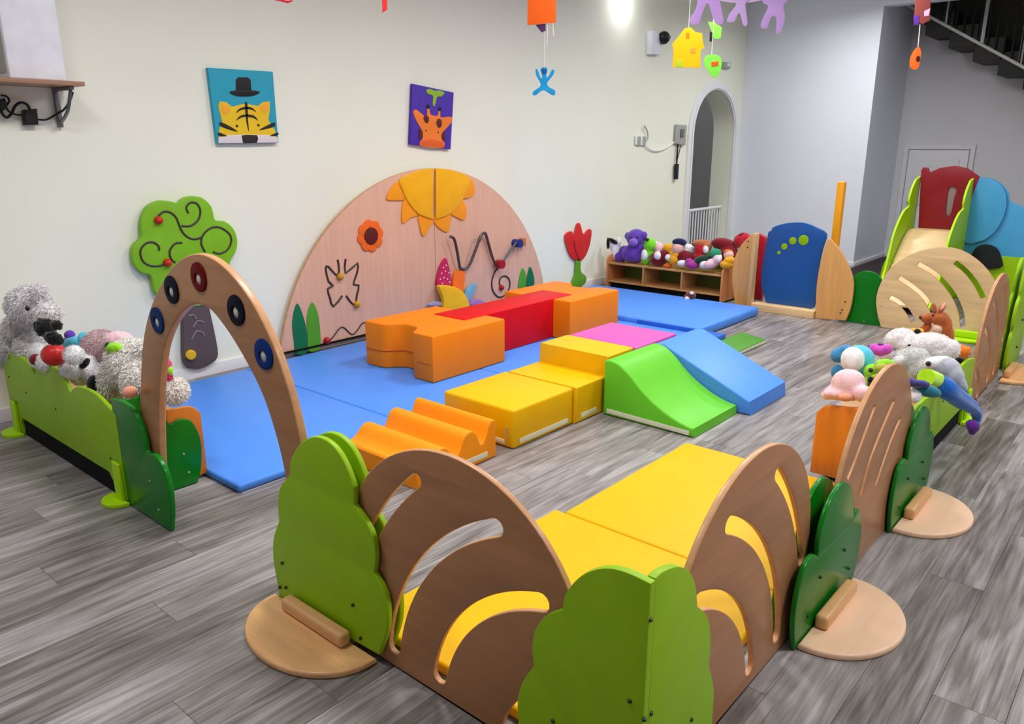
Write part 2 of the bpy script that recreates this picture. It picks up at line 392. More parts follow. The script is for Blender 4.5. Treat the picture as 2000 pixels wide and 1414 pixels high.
# ================================================================== FENCE PANELS
FL = FX(1.35); FR_ = FY(0.75)
DR, DCZ, DH = 0.47, 0.326, 0.796
def slot(cx, cz, r, wd, a0, a1):
    h = wd / 2; P = arc(cx, cz, r + h, a0, a1, 18)
    e = arc(cx + r * math.cos(math.radians(a1)), cz + r * math.sin(math.radians(a1)), h, a1, a1 + (180 if a1 > a0 else -180), 6)[1:-1]
    s = arc(cx + r * math.cos(math.radians(a0)), cz + r * math.sin(math.radians(a0)), h, a0 + 180, a0 + (360 if a1 > a0 else 0), 6)[1:-1]
    return P + e + arc(cx, cz, r - h, a1, a0, 18) + s
def disc_panel(name, label, fr, c, side, m, parent_loc, group='round slotted fence panels', th=0.019, off=0.0, big=None, shape=None, hw=0.012):
    """side +1: slots fan from the lower right as seen from outside"""
    t = thing(name, label, 'fence panel', parent_loc, group)
    out = [(c - DR, 0.004)] + arc(c, DCZ, DR, 180, 0, 40) + [(c + DR, 0.004)]
    if shape: out = shape
    k = c + side * 0.475
    hs = []
    for r, wd, a0, a1 in ((0.265, 0.058, 14, 72), (0.545, 0.052, 12, 74), (0.745, 0.05, 9, 66), (0.945, 0.042, 20, 50)):
        if side > 0: a0, a1 = 180 - a0, 180 - a1
        hs.append(slot(k, -0.04, r, wd, a0, a1))
    if big:
        hs = []
        for L in big:
            c_ = [Vector(p) for p in smooth(fr.px(L), 5, False)]; lft, rgt = [], []
            for i in range(len(c_)):
                tg = (c_[min(i + 1, len(c_) - 1)] - c_[max(i - 1, 0)]).normalized(); nn = Vector((-tg.y, tg.x)) * hw
                lft.append(tuple(c_[i] + nn)); rgt.append(tuple(c_[i] - nn))
            hs.append(lft + rgt[::-1])
    plate('board', fr, out, th, m, t, holes=hs, bev=0.004, off=off, edge=EDGE)
    bolts(fr, [(c - DR + .05, .08), (c + DR - .05, .08), (c - DR + .05, .2), (c + DR - .05, .2)], t, EDGE, 0.006, off)
    return t
disc_panel('slotted_panel', 'brown round-topped panel with four curved slots beside the lime tree at left', FL, -1.394, +1, BROWN, (1.36, 1.394, 0))
disc_panel('slotted_panel', 'brown slotted panel between the lime corner bush and the nearest dark green bush', FY(0.767), 1.935, -1, BROWNY, (1.935, 0.76, 0))
disc_panel('slotted_panel', 'brown panel with three narrow grooves between the two dark green bushes', FR_, 3.055, -1, BROWNY, (3.055, 0.76, 0), big=[[(1710, 791), (1690, 845), (1670, 900), (1656, 935)], [(1748, 780), (1722, 840), (1699, 900), (1682, 965)], [(1760, 815), (1739, 864), (1711, 946)]])
disc_panel('slotted_panel', 'pale plywood round panel with curved slots at the far end', FX(7.38), -1.54, -1, PLY, (7.39, 1.54, 0), hw=0.02,
           big=[zm(1400, 300, 3.333, L) for L in ([(1125, 937), (1185, 968), (1240, 1025), (1280, 1095)], [(1185, 808), (1290, 880), (1360, 950), (1410, 1040), (1430, 1110)], [(1310, 718), (1430, 792), (1530, 905), (1585, 1020), (1603, 1130)], [(1550, 708), (1620, 765), (1685, 845), (1735, 940)])],
           shape=[(-1.94, 0.004)] + smooth([(-1.975, .09), (-2.008, .22), (-2.005, .34), (-1.96, .485), (-1.875, .60), (-1.76, .69), (-1.63, .745), (-1.5, .765), (-1.38, .745), (-1.25, .67), (-1.15, .57), (-1.075, .44), (-1.04, .30), (-1.05, .15)], 4, False) + [(-1.09, 0.004)])
disc_panel('slotted_panel', 'brown slotted panel seen almost edge-on behind the soft toys at right', FY(0.84), 5.86, -1, BROWNY, (5.86, 0.85, 0))

def bush_outline(W, H, s0):
    """tree shaped plate: wide scalloped foot narrowing to a round top (unit shape from the photo)"""
    P = [(-.40, 0), (-.49, .10), (-.50, .22), (-.46, .33), (-.40, .395), (-.43, .46), (-.42, .56), (-.37, .65), (-.28, .70), (-.29, .76), (-.25, .87), (-.16, .96), (0, 1.0),
         (.16, .96), (.25, .87), (.29, .76), (.28, .70), (.37, .65), (.42, .56), (.43, .46), (.40, .395), (.46, .33), (.50, .22), (.49, .10), (.40, 0)]
    Q = smooth(P[:], 4, False)
    return [(s0 + a * W, max(0.003, b * H)) for a, b in Q]
def leaf_bush(x):
    P = [(-.285, 0.003), (-.318, .11), (-.318, .22), (-.28, .30), (-.215, .322), (-.160, .297), (-.162, .375), (-.105, .462), (0, .497), (.095, .462), (.165, .385), (.190, .305), (.235, .318), (.285, .275), (.32, .19), (.318, .09), (.285, 0.003)]
    return [(x + a, max(.003, b)) for a, b in cusped(P, (5, 11))]
# lime tree at the left end
def half_disc_base(t, fr, s0, rx, ry, m, th=0.024, wobble=0.0):
    """half disc lying on the floor in front of plane fr"""
    O = fr.w(s0, 0); f = Frame(O + Vector((0, 0, 0.0)), fr.U, fr.N, Vector((0, 0, 1)))
    if f.U.cross(f.V).z < 0: f = Frame(O, -fr.U, fr.N, Vector((0, 0, 1)))
    P = [(-rx, 0.0)] + arc(0, 0.02, rx, 180, 0, 32, ry - 0.02) + [(rx, 0.0)]
    return plate('base', f, P, th, m, t, off=th, bev=0.008)
def bar(t, fr, a, b, m, z0=0.025, h=0.05, d=0.045, gap=0.006):
    p, q = fr.w(a, z0, gap), fr.w(b, z0 + h, gap + d)
    return box('crossbar', [min(p[i], q[i]) for i in range(3)], [max(p[i], q[i]) for i in range(3)], m, t, 0.012)
t = thing('tree_stand', 'double lime green tree-shaped panel standing on a round wooden base at left', 'fence panel', (1.33, 2.02, 0), 'tree shaped stands')
lt = zm(440, 800, 2.303, [(690, 1105), (725, 1000), (730, 900), (715, 820), (668, 735), (675, 650), (650, 540), (578, 430), (575, 350), (530, 230), (470, 150), (400, 122), (340, 150), (295, 220), (288, 295), (245, 350), (235, 430), (240, 500), (215, 580), (215, 680), (235, 790)])
P = FX(1.325).px(lt); P = [(a, max(b, 0.004)) for a, b in cusped(P[:], (4, 7, 14, 17))] + [(-2.27, 0.004)]
plate('tree_board', FX(1.325), P, 0.02, LIME, t, bev=0.005)
plate('tree_board', FX(1.375), [(a, b) for a, b in P], 0.02, LIME, t, bev=0.005)
half_disc_base(t, FX(1.322), -2.0, 0.285, 0.235, BEECH)
bar(t, FX(1.322), -2.17, -1.83, BEECH)
bolts(FX(1.322), [(-2.22, .17), (-2.25, .06), (-2.21, .075), (-1.82, .17), (-1.79, .06)], t, BOLT, 0.007)
# lime corner bush (two boards at a right angle)
t = thing('corner_bush', 'lime green bush of two boards joined at the front corner', 'fence panel', (1.33, 0.745, 0))
a = FX(1.325); b = FY(0.745)
zc = 2.463
L1 = a.px(zm(960, 840, zc, [(750, 725), (640, 682), (540, 665), (450, 690), (390, 740), (352, 800), (340, 868), (270, 890), (215, 950), (195, 1040), (203, 1138), (150, 1210), (125, 1300), (128, 1400)]))
fs = -0.745
L1 = cusped([(fs, 0.680)] + L1[1:], (6, 10))
L1 = [p for p in L1 if p[0] <= fs] + [(-1.13, 0.03), (-1.11, 0.004), (fs, 0.004)]
plate('bush_board', a, L1, 0.022, LIME, t, bev=0.002)
L2 = b.px(zm(960, 840, zc, [(765, 725), (830, 680), (900, 657), (950, 680), (980, 740), (992, 848), (1040, 900), (1055, 1000), (1048, 1138), (1070, 1250), (1062, 1400)]))
L2 = cusped([(1.347, 0.683)] + [p for p in L2[1:] if p[0] > 1.36], (5, 8))
L2 = [p for p in L2 if p[0] >= 1.347] + [(1.71, 0.03), (1.69, 0.004), (1.347, 0.004)]
plate('bush_board', b, L2, 0.022, LIME, t, bev=0.002)
bolts(a, a.px([(1230, 1369), (1258, 1405), (1080, 1408)]), t); bolts(b, b.px([(1270, 1210), (1271, 1393), (1350, 1405)]), t)
# dark green bushes on the right run
for lab, x, base_m in (('dark green scalloped bush panel on a round base nearest the camera on the right run', 2.545, BEECHX), ('dark green scalloped bush panel on a round base next to the toy box at right', 3.60, BEECHX)):
    t = thing('bush_stand', lab, 'fence panel', (x, 0.72, 0), 'dark green bush stands')
    for yy in (0.725, 0.789):
        plate('bush_board', FY(yy), leaf_bush(x), 0.018, GREEN, t, bev=0.006)
    half_disc_base(t, FY(0.723), x, 0.27, 0.25, PLYP)
    bar(t, FY(0.723), x - 0.15, x + 0.16, BEECHX)
    bolts(FY(0.723), [(x - .2, .09), (x + .2, .09), (x + .12, .2), (x - .12, .2)], t)
# lime bush and base far right
t = thing('bush_stand', 'lime green bush panel seen edge-on with a wooden base at the far right edge', 'fence panel', (6.6, 0.8, 0))
plate('bush_board', FY(0.80), bush_outline(0.62, 0.80, 6.64), 0.022, LIME, t, bev=0.005)
plate('bush_board', FY(0.86), bush_outline(0.62, 0.80, 6.78), 0.022, LIME, t, bev=0.005)
half_disc_base(t, FY(0.798), 6.42, 0.30, 0.25, BEECHX)
bar(t, FY(0.798), 6.2, 6.52, BEECHX); bolts(FY(0.798), [(6.72, .35), (6.68, .15)], t, BOLT, 0.010)

# rainbow arch gateway
AF = FX(1.345)
ao = [(-3.42, 0.05), (-3.36, .28), (-3.275, .55), (-3.19, .78), (-3.10, .93), (-2.98, 1.055), (-2.83, 1.165), (-2.68, 1.222), (-2.55, 1.225), (-2.43, 1.185), (-2.31, 1.105), (-2.21, .99), (-2.14, .86), (-2.095, .73), (-2.07, .6), (-2.03, .3), (-2.0, .05)]
ai = [(-2.16, .05), (-2.17, .3), (-2.19, .5), (-2.225, .64), (-2.29, .78), (-2.385, .89), (-2.49, .98), (-2.59, 1.035), (-2.69, 1.038), (-2.80, .995), (-2.92, .90), (-3.01, .78), (-3.085, .59), (-3.145, .34), (-3.19, .05)]
t = thing('arch_gate', 'tall brown wooden arch with five round peepholes', 'arch', (1.35, 2.7, 0))
plate('arch_board', AF, smooth(ao, 5, False) + smooth(ai, 5, False), 0.03, BROWN, t, bev=0.006, edge=EDGE)
for (u, v, col) in ((308, 626, (18, 46, 100)), (336, 566, (16, 18, 40)), (389, 541, (104, 10, 12)), (462, 606, (14, 16, 36)), (516, 692, (14, 48, 120))):
    s, z = AF.px([(u, v)])[0]
    hm = mat('peephole_%d' % u, col, 0.5, 0.06, 0.0)
    p = plate('peephole_ring', AF, arc(s, z, 0.054, 0, 360, 24)[:-1], 0.012, hm, t, holes=[arc(s - 0.004, z - 0.008, 0.021, 0, 360, 16)[:-1]], off=0.006, bev=0.003)
    ball('lens', AF.w(s - 0.004, z - 0.008, -0.003), 0.021, mat('peephole_lens', (196, 196, 190), 0.15, 0.6, 0.5), p, 2, (0.35, 1, 1))
# dark green leaf bracket at the foot of the arch
t = thing('leaf_bracket', 'dark green leaf-shaped corner bracket holding the left foot of the arch', 'bracket', (1.34, 3.3, 0))
lf = FX(1.31)
p1 = smooth([(-3.5, .51), (-3.40, .52), (-3.29, .505), (-3.23, .45), (-3.205, .38), (-3.20, .33), (-3.13, .34), (-3.06, .30), (-3.03, .21), (-3.04, .1), (-3.07, .004)], 4, False) + [(-3.5, .004)]
plate('leaf_board', lf, p1, 0.024, GREEN, t, bev=0.006)
lf2 = FY(3.452)
q = smooth([(1.335, .50), (1.40, .505), (1.47, .48), (1.515, .40), (1.54, .335), (1.59, .345), (1.64, .325), (1.67, .26), (1.68, .18), (1.665, .07), (1.64, .004)], 4, False) + [(1.335, .004)]
plate('leaf_board', lf2, q, 0.024, GREEN, t, bev=0.006)
bolts(lf2, [(1.60, .07), (1.585, .17)], t, GREYP, 0.006); bolts(lf, [(-3.2, .2), (-3.15, .08)], t, GREYP, 0.006)

# ================================================================== TOY SHELF BOXES (three of one kind)
def toy_shelf(label, origin, U, Nf, endm, rise=1.0):
    """origin: floor corner at the open front, U along the length, Nf from front to back"""
    O, U, Nf = Vector(origin), Vector(U), Vector(Nf); Lh, D, H = 1.44, 0.38, 0.305
    t = thing('toy_shelf', label, 'shelf', O + U * Lh / 2 + Nf * D / 2, 'low toy shelves with lime backs')
    W_ = wood('shelf_wood', (206, 152, 96), 0, 0.12)
    def b3(name, a, b, m, r=0.003):
        p = O + U * a[0] + Nf * a[1] + Vector((0, 0, a[2])); q = O + U * b[0] + Nf * b[1] + Vector((0, 0, b[2]))
        return box(name, [min(p[i], q[i]) for i in range(3)], [max(p[i], q[i]) for i in range(3)], m, t, r, 1)
    b3('bottom_board', (0.02, 0, 0.08), (Lh - .02, D - .02, 0.098), W_)
    b3('top_board', (0.02, 0.0, H - .02), (Lh - .02, D - .02, H), W_)
    for k in (1, 2): b3('divider', (Lh * k / 3 - .009, 0.002, 0.09), (Lh * k / 3 + .009, D - .02, H - .02), W_)
    b3('inner_back', (0.02, D - .03, 0.09), (Lh - .02, D - .02, H - .02), mat('shelf_back_green', (92, 122, 34), 0.5))
    b3('gap_shade', (0.03, 0.05, 0.0), (Lh - .03, D - .04, 0.08), SHADE)  # black block fills the open gap below the shelf with painted shade
    b3('rear_gap_shade', (0.03, D - .02, 0.0), (Lh - .03, D - .005, 0.13), SHADE)  # black strip paints the shade in the gap under the back board
    for k in (0, 1):
        x = 0.0 if k == 0 else Lh - 0.02
        f = Frame(O + U * (x + 0.01), -Nf, (0, 0, 1), (-Nf).cross(Vector((0, 0, 1))))
        pts = [(-D + .02, 0.02), (0.012, 0.02), (0.012, H + .03), (-0.03, H + .075), (-0.10, H + .085), (-0.2, H + .10), (-0.30, H + .125), (-D + .02, H + .13)]
        plate('end_panel', f, [pts[0], pts[1]] + smooth(pts[2:], 3, False), 0.02, endm, t, off=0.01, bev=0.004)
    # lime scalloped back board with two feet
    f = Frame(O + Nf * D, U, (0, 0, 1), U.cross(Vector((0, 0, 1))))
    if f.N.dot(Nf) < 0: f = Frame(O + Nf * D + U * Lh, -U, (0, 0, 1), Nf)
    top = cusped([(Lh + .02, .44), (Lh - .05, .465), (Lh - .16, .495), (Lh - .29, .50), (Lh - .40, .485), (Lh - .49, .437), (Lh - .56, .505), (Lh - .67, .535), (Lh / 2, .54), (.66, .535), (.56, .505), (.49, .437), (.40, .485), (.29, .50), (.16, .495), (.05, .465), (-.02, .44)], (5, 11))
    top = [(a, .305 + (b - .305) * rise) for a, b in top]
    low = [(-.02, .004), (.11, .004), (.115, .08), (.15, .115), (Lh - .15, .115), (Lh - .115, .08), (Lh - .11, .004), (Lh + .02, .004)]
    plate('back_board', f, top + low, 0.02, LIME, t, off=0.012, bev=0.005)
    for x in (.045, Lh - .045):
        half = Frame(f.w(x, 0, .012), f.U, f.N, (0, 0, 1))
        if half.U.cross(half.V).z < 0: half = Frame(half.O, -half.U, half.V, (0, 0, 1))
        ft = plate('foot', half, [(-.085, 0)] + arc(0, 0.0, .085, 180, 0, 16) + [(.085, 0)], 0.02, LIMEF, t, off=0.02, bev=0.004)
        p, q = f.w(x - .02, .02, .012), f.w(x + .05, .20, .028)
        box('foot_brace', [min(p[i], q[i]) for i in range(3)], [max(p[i], q[i]) for i in range(3)], LIMEF, ft, 0.004, 1)
    bolts(f, [(.1, .2), (.3, .3), (Lh - .1, .2), (.05, .34), (Lh / 2, .3)], t, BOLT, 0.006, .012)
    return t
toy_shelf('low toy shelf by the left wall with lime scalloped back, heaped with big plush toys', (1.70, 3.49, 0), (0, 1, 0), (-1, 0, 0), ORWOOD)
toy_shelf('low toy shelf on the right run with orange end panel, heaped with plush toys', (3.69, 1.20, 0), (1, 0, 0), (0, -1, 0), ORWOOD, rise=0.55)
toy_shelf('low wooden shelf with three open compartments at the far end, lined with small soft toys', (7.42, 4.965, 0), (0, -1, 0), (1, 0, 0), wood('shelf_end_wood', (206, 132, 78), 2, 0.12))

# ================================================================== FAR GATE
def far_gate():
    a, b = at_x(1462, 470, 7.9), at_x(1497, 470, 7.9)
    rp = thing('red_pad', 'dark red upright pad half hidden behind the blue gate', 'pad', (7.92, (a.y + b.y) / 2, 0))
    plate('pad_board', FX(7.9), [(-a.y, .004), (-b.y, .004), (-b.y, at_x(1480, 478, 7.9).z)] + smooth([(-b.y - .02, at_x(1480, 462, 7.9).z), (-(a.y + b.y) / 2, at_x(1480, 456, 7.9).z), (-a.y + .02, at_x(1480, 464, 7.9).z), (-a.y, at_x(1480, 480, 7.9).z)], 3, False), 0.05, mat('pad_red', (176, 20, 38), .5), rp, bev=.01)
    t = thing('door_gate', 'blue play gate with lime dots set between two plywood wings', 'gate', (7.36, 2.85, 0))
    z6 = lambda L: zm(1400, 300, 3.333, L)
    f = FX(7.36); g = FX(7.44)
    bl = g.px(z6([(330, 985), (292, 880), (290, 770), (308, 650), (325, 560), (335, 512), (355, 500), (362, 482), (420, 460), (500, 448), (580, 452), (650, 480), (715, 525), (690, 620), (662, 750), (645, 880), (634, 1000), (560, 1003), (480, 992), (400, 1000)]))
    d = plate('gate_leaf', g, smooth(bl, 3), 0.025, mat('gate_blue', (16, 84, 158), 0.4, 0.45, 0.1), t, bev=0.006)
    for u, v, r in ((405, 645, 11), (440, 605, 19), (495, 568, 22), (565, 563, 30)):
        s, z = g.px(z6([(u, v)]))[0]; disc('lime_dot', g, s, z, r / 3.333 * 0.0054, 0.006, LIME, d)
    fin = f.px(z6([(640, 1075), (650, 850), (682, 680), (722, 560), (760, 580), (810, 640), (868, 760), (890, 860), (872, 1000), (838, 1088)]))
    fin = [(a, max(.004, b)) for a, b in smooth(fin, 4, False)]
    plate('wing', f, fin, 0.03, wood('wing_ply', (226, 168, 96), 2, 0.1), t, bev=0.005, edge=EDGE)
    bolts(f, [(-2.30, .09), (-2.27, .2), (-2.29, .12)], t, BOLT, 0.009)
    fl = [(-3.22, .004), (-3.50, .004)] + smooth([(-3.50, .3), (-3.46, .47), (-3.36, .63), (-3.19, .77)], 4, False)
    fl = [(-3.20, .004), (-3.20, .76)] + smooth([(-3.23, .75), (-3.33, .64), (-3.395, .48), (-3.40, .28), (-3.34, .004)], 4, False)
    plate('wing', f, fl, 0.03, MATS['wing_ply'], t, bev=0.005, edge=EDGE)
    box('post', (7.30, 3.165, 0.0), (7.40, 3.20, 0.765), wood('post_wood', (214, 170, 118), 2, 0.1), t, 0.006)
    box('threshold', (7.33, 2.54, 0.0), (7.46, 3.165, 0.075), PLY, t, 0.005)
    bolts(f, [(-3.26, .62), (-3.26, .68)], t, BOLT, 0.009)
    gp = thing('green_dome', 'dark green dome panel between the plywood wing and the plywood disc', 'fence panel', (7.40, 2.12, 0))
    dm = [(-2.33, .004), (-2.30, .25), (-2.25, .41), (-2.20, .47), (-2.13, .495), (-2.06, .485), (-2.0, .44), (-1.96, .3), (-1.93, .004)]
    plate('dome_board', FX(7.41), smooth(dm, 4, False), 0.022, GREEN, gp, bev=0.005)
    bolts(FX(7.41), [(-2.1, .03)], gp, GREYP, 0.006)
    yp = thing('yellow_pole', 'tall square yellow pole rising behind the plywood wing', 'pole', (7.75, 2.52, 0))
    c = at_x(1640, 400, 7.75); tp = at_x(1641, 355, 7.75).z
    box('shaft', (7.72, c.y - .03, 0), (7.79, c.y + .035, tp), mat('yellow_pole_paint', (240, 160, 16), 0.4), yp, 0.005)
    box('foot', (7.66, c.y - .09, 0), (7.85, c.y + .095, 0.02), MATS['yellow_pole_paint'], yp, 0.005)
far_gate()

# ================================================================== SLIDE BEHIND THE FAR FENCE
def slide():
    t = thing('play_slide', 'toddler slide with wooden chute, lime sides, dark red back and blue flank', 'slide', (9.0, 1.9, 0))
    z6 = lambda L: zm(1400, 300, 3.333, L)
    REDP = mat('dark_red_board', (140, 14, 30), 0.4, 0.45, 0.1); BLUP = mat('sky_blue_board', (72, 162, 214), 0.4, 0.4, 0.1)
    f = FX(9.25)
    rb = f.px(z6([(1310, 500), (1320, 300), (1330, 110), (1345, 88), (1375, 92), (1388, 122), (1450, 92), (1550, 78), (1630, 95), (1710, 150), (1640, 330), (1600, 500)]))
    hl = f.px(z6([(1490, 385), (1505, 240), (1530, 212), (1560, 235), (1545, 290), (1520, 395)]))
    hs = smooth(hl, 3)
    plate('back_board', f, rb, 0.03, REDP, t, holes=[hs], bev=0.004)
    plate('back_slot_insert', FX(9.27), [(a * 1.0, b) for a, b in hs], 0.008, mat('slot_grey', (150, 132, 132), 0.6), t, bev=0.001)
    # chute
    for name, yy, u in (('side_board', 2.24, 0), ('side_board', 1.73, 1)):
        fy = FY(yy); off = 0.0
        prof = [(9.30, 0.05), (9.30, 1.28), (9.14, 1.25), (9.02, 1.15), (8.97, 1.04), (9.0, 0.98), (8.86, 0.95), (8.72, 0.87), (8.58, 0.73), (8.50, 0.55), (8.42, 0.36), (8.30, 0.20), (8.18, 0.10), (8.10, 0.05)]
        sm = [prof[0], prof[1]] + smooth(prof[2:], 3, False)
        plate('side_board', fy, sm, 0.022, LIME, t, off=off, bev=0.005, edge=LIMEF)
    pr_ = [(9.24, 0.74), (9.0, 0.72), (8.75, 0.55), (8.5, 0.33), (8.3, 0.17), (8.12, 0.09)]
    up = smooth(pr_, 4, False)
    plate('chute', FY(1.755), up + [(a, b - 0.02) for a, b in up[::-1]], 0.48, PLY, t, bev=0.002)
    # blue flank boards to the right
    fb = FX(9.30); fa = FX(9.26)
    A = fa.px(z6([(1600, 575), (1625, 400), (1650, 165), (1720, 155), (1780, 160), (1850, 200), (1885, 270), (1885, 350), (1860, 430), (1810, 510), (1740, 565), (1660, 588)]))
    B = fb.px(z6([(1640, 200), (1760, 160), (1850, 195), (1900, 255), (1912, 310), (1990, 345), (2060, 400), (2100, 520), (2100, 730), (1600, 730), (1605, 560)]))
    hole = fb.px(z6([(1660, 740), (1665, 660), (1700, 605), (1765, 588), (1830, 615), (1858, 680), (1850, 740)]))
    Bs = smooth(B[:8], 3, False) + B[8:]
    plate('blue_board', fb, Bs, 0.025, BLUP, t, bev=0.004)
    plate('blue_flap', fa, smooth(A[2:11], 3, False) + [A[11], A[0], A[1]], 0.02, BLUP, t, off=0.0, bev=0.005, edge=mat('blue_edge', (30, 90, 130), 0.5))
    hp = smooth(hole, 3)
    plate('hole_shade_plate', FX(9.25), hp, 0.02, mat('painted_hole_shade', (18, 20, 26), 0.8), t, bev=0.003)  # no opening is cut; a dark plate paints the shade inside the hole
    lb = [(fb.px(z6([(1870, 730)]))[0][0], 0.02), (-1.0, 0.02), (-1.0, 0.47), (fb.px(z6([(1870, 730)]))[0][0], 0.47)]
    plate('lime_skirt', FX(9.29), [(-1.78, 0.01), (-1.0, 0.01), (-1.0, 0.50), (-1.78, 0.50)], 0.02, LIME, t, bev=0.004)
    box('platform', (9.02, 1.76, 0.0), (9.24, 2.21, 0.69), mat('platform_red', (120, 20, 30), 0.5), t, 0.004, 1)
    lfp = thing('lime_foot', 'lime half-round floor foot before the plywood disc', 'foot', (7.3, 1.2, 0))
    half_disc_base(lfp, FX(7.375), -1.24, 0.16, 0.15, LIMEF)
    bar(lfp, FX(7.375), -1.34, -1.12, LIMEF, h=.06)
    g = thing('green_hump', 'small lime hump panel at the foot of the slide', 'panel', (8.6, 2.4, 0))
    hf_ = FX(8.6)
    P = hf_.px(z6([(1062, 800), (1075, 740), (1100, 690), (1130, 668), (1150, 700), (1150, 800)]))
    plate('hump_board', hf_, [(P[0][0], 0.004)] + smooth(P, 4, False) + [(P[-1][0], 0.004)], 0.03, LIME, g, bev=0.005)
slide()
m_ = tag(box('floor_mat', (9.7, 2.2, 0.0), (12.2, 3.30, 0.012), mat('dark_sheet', (44, 34, 36), 0.9), r=0.004), 'thin dark sheet on the floor at the hall opening', 'mat')  # thin dark slab lying over the floor at the hall opening

# ================================================================== FOAM PLAY AREA
def foam_box(name, label, lo, hi, m, cat='foam block', r=0.014, group=None):
    t = thing(name, label, cat, ((lo[0] + hi[0]) / 2, (lo[1] + hi[1]) / 2, lo[2]), group)
    box('pad', lo, hi, m, t, r, 3); return t
MT = 0.042
for lab, x0, x1, y0, y1 in (('light blue floor mat nearest the brown arch', 1.705, 2.808, 3.19, 4.96), ('light blue floor mat under the notched orange block', 2.812, 3.918, 3.11, 4.98),
                            ('light blue floor mat under the red foam beam', 3.922, 5.03, 3.11, 5.0), ('light blue floor mat under the far orange block', 5.034, 5.93, 3.09, 5.0)):
    foam_box('floor_mat', lab, (x0, y0, 0.001), (x1, y1, MT), BLU, 'mat', 0.014, 'light blue mats on the floor')
t = foam_box('floor_mat', 'thick blue mat with a deep blue rim in front of the open wooden shelf', (5.94, 3.0, 0.001), (7.15, 4.93, 0.085), BLU, 'mat', 0.02, 'light blue mats on the floor')
box('rim', (5.925, 3.03, 0.01), (5.94, 3.62, 0.078), BLUD, t, 0.006)
t = foam_box('floor_mat', 'yellow folding mat, far half behind the brown panels', (2.505, 0.86, 0.001), (3.60, 1.855, 0.042), YEL, 'mat', 0.012, 'yellow mats on the floor')
t = foam_box('floor_mat', 'yellow mat by the corner bush, partly hidden by the brown panels', (1.42, 0.86, 0.001), (2.495, 1.90, 0.045), YEL, 'mat', 0.012, 'yellow mats on the floor')
# orange notched blocks
def notched(label, x0, x1, y0, y1, wave_left, z0=MT, z1=0.372):
    t = thing('notched_block', label, 'foam block', ((x0 + x1) / 2, (y0 + y1) / 2, z0), 'orange notched foam blocks')
    ym = (y0 + y1) / 2; n0, n1 = 3.862, 4.182
    if wave_left:
        wv = smooth([(x0 + .02, y1), (x0 + .02, y1 - .12), (x0 + .04, y1 - .2), (x0 + .13, y1 - .28), (x0 + .14, ym), (x0 + .12, ym - .08), (x0 + .02, y0 + .21), (x0, y0 + .19)], 4, False)
        P = [(x0, y0)] + [(x1, y0), (x1, n0), (x1 - .23, n0), (x1 - .23, n1), (x1, n1), (x1, y1)] + wv
    else:
        P = [(x0, y0), (x1, y0)] + smooth([(x1, y0 + .2), (x1 - .1, ym - .08), (x1 - .12, ym), (x1 - .1, ym + .1), (x1, y1 - .2)], 4, False) + [(x1, y1), (x0, y1), (x0, n1), (x0 + .26, n1), (x0 + .26, n0), (x0, n0)]
    plate('pad', FZ(z1), P, z1 - z0, ORG, t, bev=0.014)
    if wave_left:
        for yy, xa in ((y0 - 0.001, None),):
            pass
        zz = z0 + 0.13
        tube('seam', [Vector((x0 + .0, y0 + .02, zz)), Vector((x0 - .002, y0 + .16, zz))], 0.004, mat('orange_seam', (196, 92, 10), 0.6), t)
        tube('seam', [Vector((a - .002, b_, zz)) for a, b_ in wv[:18]], 0.004, MATS['orange_seam'], t)
    return t
notched('orange foam block with a wavy notch, nearest the brown arch', 3.44, 4.17, 3.672, 4.40, True)
notched('orange foam block holding the far end of the red beam', 5.0, 5.715, 3.69, 4.40, False)
t = thing('foam_beam', 'long red foam beam bridging the two orange blocks', 'foam block', (4.6, 4.02, MT))
box('pad', (3.942, 3.864, MT), (5.258, 4.18, 0.375), RED, t, 0.008)
# yellow block and step
def strip(t, fr, a, b, z0, z1): return plate('label_strip', fr, [(a, z0), (b, z0), (b, z1), (a, z1)], 0.003, STRIP, t, front=False, bev=0.0008)
t = foam_box('foam_block', 'flat yellow foam block beside the wavy amber block', (2.975, 2.56, 0.001), (3.52, 3.095, 0.226), YEL, r=0.016)
strip(t, FY(2.56), 3.03, 3.47, .022, .05); strip(t, FX(2.975), -2.85, -2.62, .02, .045); tube('zip_tab', [Vector((2.972, 2.60, .06)), Vector((2.972, 2.602, .12))], 0.005, GREYP, t)
t = thing('foam_steps', 'yellow two-step foam block leading up to the pink top', 'foam block', (3.83, 2.81, 0))
P = [(3.524, 0.001), (4.14, 0.001), (4.14, .35), (3.845, .35), (3.84, .226), (3.524, .226)]
plate('pad', FY(2.545), P, 0.535, YEL, t, bev=0.012); strip(t, FY(2.545), 3.58, 3.74, .025, .052)
foam_box('foam_block', 'flat topped pink foam block at the top of the ramps', (4.144, 2.525, 0.001), (4.665, 3.065, 0.352), PNK, r=0.014)
# green slide (S-curve) and blue ramp, both falling towards -Y
def ramp(name, label, x0, x1, prof, m, cat='foam ramp'):
    t = thing(name, label, cat, ((x0 + x1) / 2, 2.2, 0)); f = FX(x0)
    plate('pad', f, prof, x1 - x0, m, t, bev=0.012); return t
pg = [(-2.52, 0.002), (-2.52, .342)] + smooth([(-2.49, .352), (-2.42, .338), (-2.34, .285), (-2.25, .205), (-2.16, .145), (-2.06, .095), (-1.97, .066), (-1.905, .055)], 4, False) + [(-1.9, 0.002)]
t = ramp('foam_slide', 'bright green foam slide with an S-shaped curve', 3.775, 4.335, pg, GRN)
f = FX(3.775); plate('label_strip', f, [(-2.49, .018), (-1.93, .010), (-1.93, .036), (-2.49, .046)], 0.003, STRIP, t, front=False, bev=0.0008)
pb = [(-2.50, 0.002), (-2.50, .345), (-2.44, .352), (-1.83, .088), (-1.82, 0.002)]
